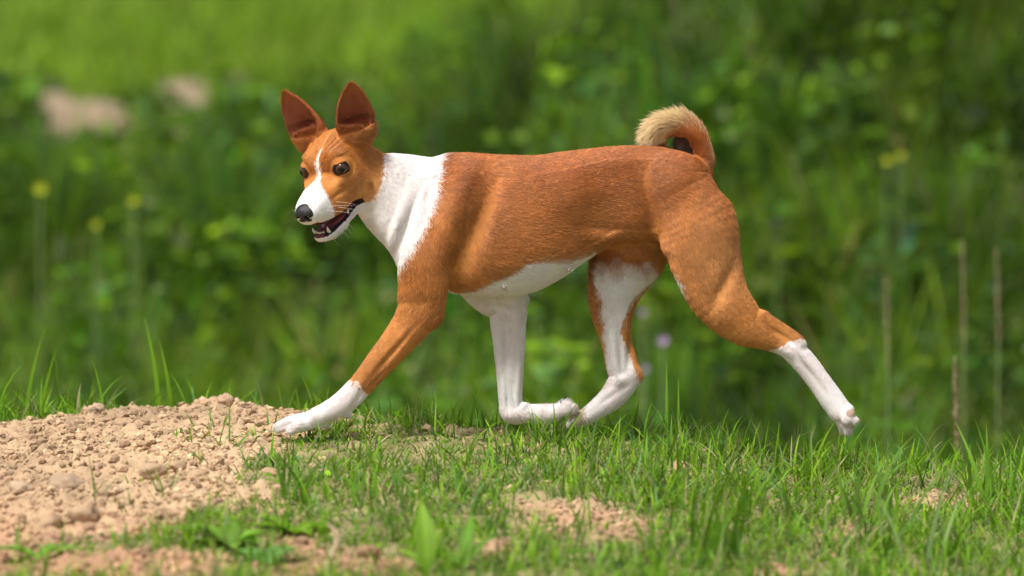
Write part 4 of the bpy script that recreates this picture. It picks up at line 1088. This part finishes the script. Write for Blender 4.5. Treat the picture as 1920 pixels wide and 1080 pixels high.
rosette(70, 1052, [(175, 15, .10, .022), (150, 20, .07, .02), (20, 15, .09, .022), (50, 25, .06, .02)], 'flat-lying weed in the corner below the mound', (.14, .29, .03))
rosette(870, 1070, [(30, 50, .07, .018), (80, 60, .09, .018), (150, 35, .07, .02)], 'narrow-leaved weed to the side of the single upright leaf', (.14, .30, .03))
rosette(1180, 1062, [(170, 15, .12, .03), (20, 25, .06, .02)], 'long flat leaf lying along the bare clay at the bottom', (.15, .32, .03))
def tuft(px, py, specs, label, colr, name='grass_tuft', cat='grass tuft'):
    p = ground_at_pixel(px, py)
    o = empty(name, label, cat, 'taller grass tufts standing out of the turf')
    for (dx, ln, wd, ang, lean, droop) in specs:
        b = p + np.array([dx, random.uniform(-.01, .01), 0]); b[2] = hz(b[0], b[1])[0] - .003
        blade_obj('blade', b, ln, wd, math.radians(ang), lean, droop, np.array(colr) * math.exp(random.gauss(0, .15)), o, twist=random.uniform(-.5, .5))
def rs(k, l0, l1, w0, w1, sp=.02): return [(random.gauss(0, sp), random.uniform(l0, l1), random.uniform(w0, w1), random.uniform(0, 360), abs(random.gauss(.05, .12)), random.uniform(.1, .8)) for _ in range(k)]
tuft(1345, 1062, rs(13, .10, .19, .005, .010, .018), 'dark out-of-focus grass tuft rising below the tail base', (.12, .26, .015))
tuft(555, 940, rs(7, .06, .11, .005, .008, .008), 'stiff narrow tuft at the edge of the mound below the front paw', (.10, .24, .02))
tuft(1640, 1000, [(.0, .17, .007, 10, .0, .9), (.03, .15, .009, 180, .05, .9), (-.02, .13, .006, 20, .1, .6), (.05, .14, .006, 0, .2, 1.0)] + rs(6, .08, .14, .005, .009), 'arching tuft with one pale bent blade below the hind paw', (.18, .33, .05))
tuft(1735, 1076, [(.0, .16, .008, 20, .15, .25), (.02, .12, .007, 30, .1, .5), (-.03, .12, .007, 160, .1, .6)], 'pale slanting blades at the bottom right corner', (.26, .38, .13))
tuft(1880, 960, rs(9, .09, .17, .005, .009, .025), 'dense tuft at the edge of the picture under the dry stalks', (.16, .33, .03))
tuft(1240, 905, rs(6, .05, .09, .004, .007), 'low tuft beside the lone clod under the tail', (.19, .36, .03))
tuft(430, 838, [(0, .08, .0035, 90, .02, .1), (.01, .04, .003, 0, .5, .6), (-.01, .04, .003, 180, .6, .4)], 'thin lone blades on the mound just ahead of the front paw', (.15, .28, .05))
tuft(178, 945, [(0, .09, .003, 170, .05, .25)], 'single spindly blade on the lower mound', (.13, .26, .05))
# tall blades behind the crest
def tall(px, py, y, ln, lean, droop, ang, wd, label, colr):
    p = at(px, py, y); o = empty('grass_tuft', label, 'grass tuft', 'tall single grasses behind the crest')
    for k in range(2):
        b = np.array([p[0] + .02 * k, y + .03 * k, 0]); b[2] = hz(b[0], b[1])[0]
        blade_obj('blade', b, ln * (1 - .25 * k) + max(0, p[2] - b[2]), wd, math.radians(ang), lean, droop, colr, o, twist=.2)
tall(300, 770, .55, .16, .02, .25, 180, .009, 'pair of upright blades behind the middle of the mound', (.2, .4, .02))
tall(190, 775, .8, .20, .25, .9, 0, .009, 'long arching blade behind the mound', (.16, .32, .03))
tall(40, 775, .6, .15, .05, .3, 20, .008, 'upright blades behind the far end of the mound', (.2, .4, .02))
tall(1010, 815, .30, .11, .1, .9, 180, .005, 'bent blade behind the folded paw', (.17, .3, .06))
tall(1250, 825, .28, .13, .02, .2, 90, .006, 'straight tall blade on the crest below the tail', (.22, .42, .03))
# dry stalks
straw_m = plain_mat('dry_straw', (0.42, 0.33, 0.20), rough=.8)
green_stem = plain_mat('green_stem', (0.18, 0.25, 0.09), rough=.7)
def tube(name, pts, rad, mat, parent, n=6):
    V = []; Q = []
    for p, r in zip(pts, rad):
        for k in range(n): a_ = 2 * math.pi * k / n; V.append((p[0] + r * math.cos(a_), p[1] + r * math.sin(a_), p[2]))
    for i in range(len(pts) - 1):
        for k in range(n): Q.append((i * n + k, i * n + (k + 1) % n, (i + 1) * n + (k + 1) % n, (i + 1) * n + k))
    return mesh_obj(name, np.array(V), np.array(Q), mat, parent)
def stalk(px, top, bot, y, wpx, label, colr_m):
    pt, pb = at(px, top, y), at(px + 4, bot, y); g = hz(pb[0], y)[0]
    o = empty('dry_grass_stalk', label, 'grass stalk', 'dry seed stalks at the side of the bank')
    q = np.array([pb[0], y, g]); tube('stem', [q + (pb - q) * t for t in np.linspace(0, 1, 6)], [.0022] * 6, green_stem, o)
    sc_ = (DIST + y) / DIST / PX; n = 150
    t = np.sort(rng.random(n)); c_ = pb + (pt - pb) * t[:, None]; a_ = rng.uniform(0, 6.28, n)
    out = np.stack([np.cos(a_), np.sin(a_), np.zeros(n)], 1); up_ = out * .55 + np.array([0, 0, .85]); up_ /= np.linalg.norm(up_, axis=1, keepdims=True)
    nv_ = np.cross(up_, np.cross(out, up_)); nv_ /= np.linalg.norm(nv_, axis=1, keepdims=True)
    lf_ = wpx * sc_ * rng.uniform(.5, 1.1, n) * (np.sin(math.pi * np.clip(.12 + .84 * t, 0, 1)) ** .6)
    v, q, c = ovals(c_, nv_, up_, lf_, lf_ * .22, np.tile(np.array([.44, .36, .21]), (n, 1)) * np.exp(rng.normal(0, .2, n))[:, None])
    h_ = mesh_obj('seed_head', v, q, leaf_m, o); set_color(h_, c)
    tube('stem', [pb + (pt - pb) * u_ for u_ in np.linspace(0, 1, 5)], [.0015] * 5, colr_m, o)
stalk(1790, 670, 850, 1.5, 17, 'pale thick dry seed stalk, the lowest and nearest one', straw_m)
stalk(1661, 520, 690, 2.8, 9, 'slim beige seed stalk standing nearest to the hind leg', straw_m)
stalk(1804, 450, 640, 3.0, 8, 'tallest slim beige seed stalk of the group by the edge', straw_m)
stalk(1868, 465, 640, 3.0, 9, 'beige seed stalk closest to the edge of the picture', straw_m)
# flowers on the bank
yel = plain_mat('yellow_petal', (0.46, 0.52, 0.02), rough=.6); pur = plain_mat('purple_petal', (0.46, 0.32, 0.50), rough=.6)
def flower(px, py, y, rpx, mat, name, label, cat, npet):
    p = at(px, py, y); r = .5 * rpx * (DIST + y) / DIST / PX; o = empty(name, label, cat, name.replace('_', ' ') + ' on the bank')
    g = hz(p[0], y)[0]; b = np.array([p[0], y, g]); tube('stem', [b + (p - b) * t for t in np.linspace(0, 1, 5)], [.003] * 5, green_stem, o)
    for k in range(npet):
        a_ = 2 * math.pi * k / npet; d = np.array([math.cos(a_), -.45, math.sin(a_)])
        s_ = np.array([-math.sin(a_), 0, math.cos(a_)]); V = [p, p + d * r * .55 + s_ * r * .42, p + d * r + s_ * r * .15, p + d * r - s_ * r * .15, p + d * r * .55 - s_ * r * .42]
        mesh_obj('petal', np.array(V), [(0, 1, 2, 3, 4)], mat, o)
    v, f = ico(2); c_ = mesh_obj('flower_centre', v * r * .3 + p + np.array([0, -r * .2, 0]), f, mat, o)
flower(75, 352, 6.0, 24, yel, 'yellow_flower', 'yellow flower highest up the bank, far from the dog', 'flower', 6)
flower(250, 375, 6.2, 20, yel, 'yellow_flower', 'yellow flower on the bank level with the muzzle, far in front of it', 'flower', 6)
flower(180, 420, 6.0, 18, yel, 'yellow_flower', 'lowest yellow flower, below and between the other two', 'flower', 5)
flower(1662, 300, 6.0, 18, yel, 'yellow_flower', 'lower of the two touching yellow flowers behind the rump', 'flower', 6)
flower(1688, 290, 6.0, 17, yel, 'yellow_flower', 'upper of the two touching yellow flowers behind the rump', 'flower', 6)
flower(1458, 413, 6.0, 16, pur, 'purple_flower', 'purple flower just behind the thigh', 'flower', 8)
flower(1243, 637, 4.2, 20, pur, 'purple_flower', 'purple flower between the hind legs, the largest one', 'flower', 8)
flower(1210, 690, 4.4, 14, pur, 'purple_flower', 'dim purple flower below the largest one by the hock', 'flower', 8)
flower(1205, 585, 4.6, 13, pur, 'purple_flower', 'small purple flower above the largest one behind the shank', 'flower', 8)
# dry twig
p = ground_at_pixel(612, 1076); p[2] = hz(p[0], p[1])[0]
tw = [p + np.array([.0, 0, .0]), p + np.array([.004, .0, .018]), p + np.array([.012, .005, .035]), p + np.array([.016, .004, .05]), p + np.array([.008, .004, .062]), p + np.array([0, .004, .07])]
o = tube('dry_twig', tw, [.0035, .0032, .003, .0034, .003, .001], plain_mat('dry_bark', (.55, .42, .28), rough=.8), None); tag(o, 'pale crooked dry twig sticking up at the bottom edge', 'twig')
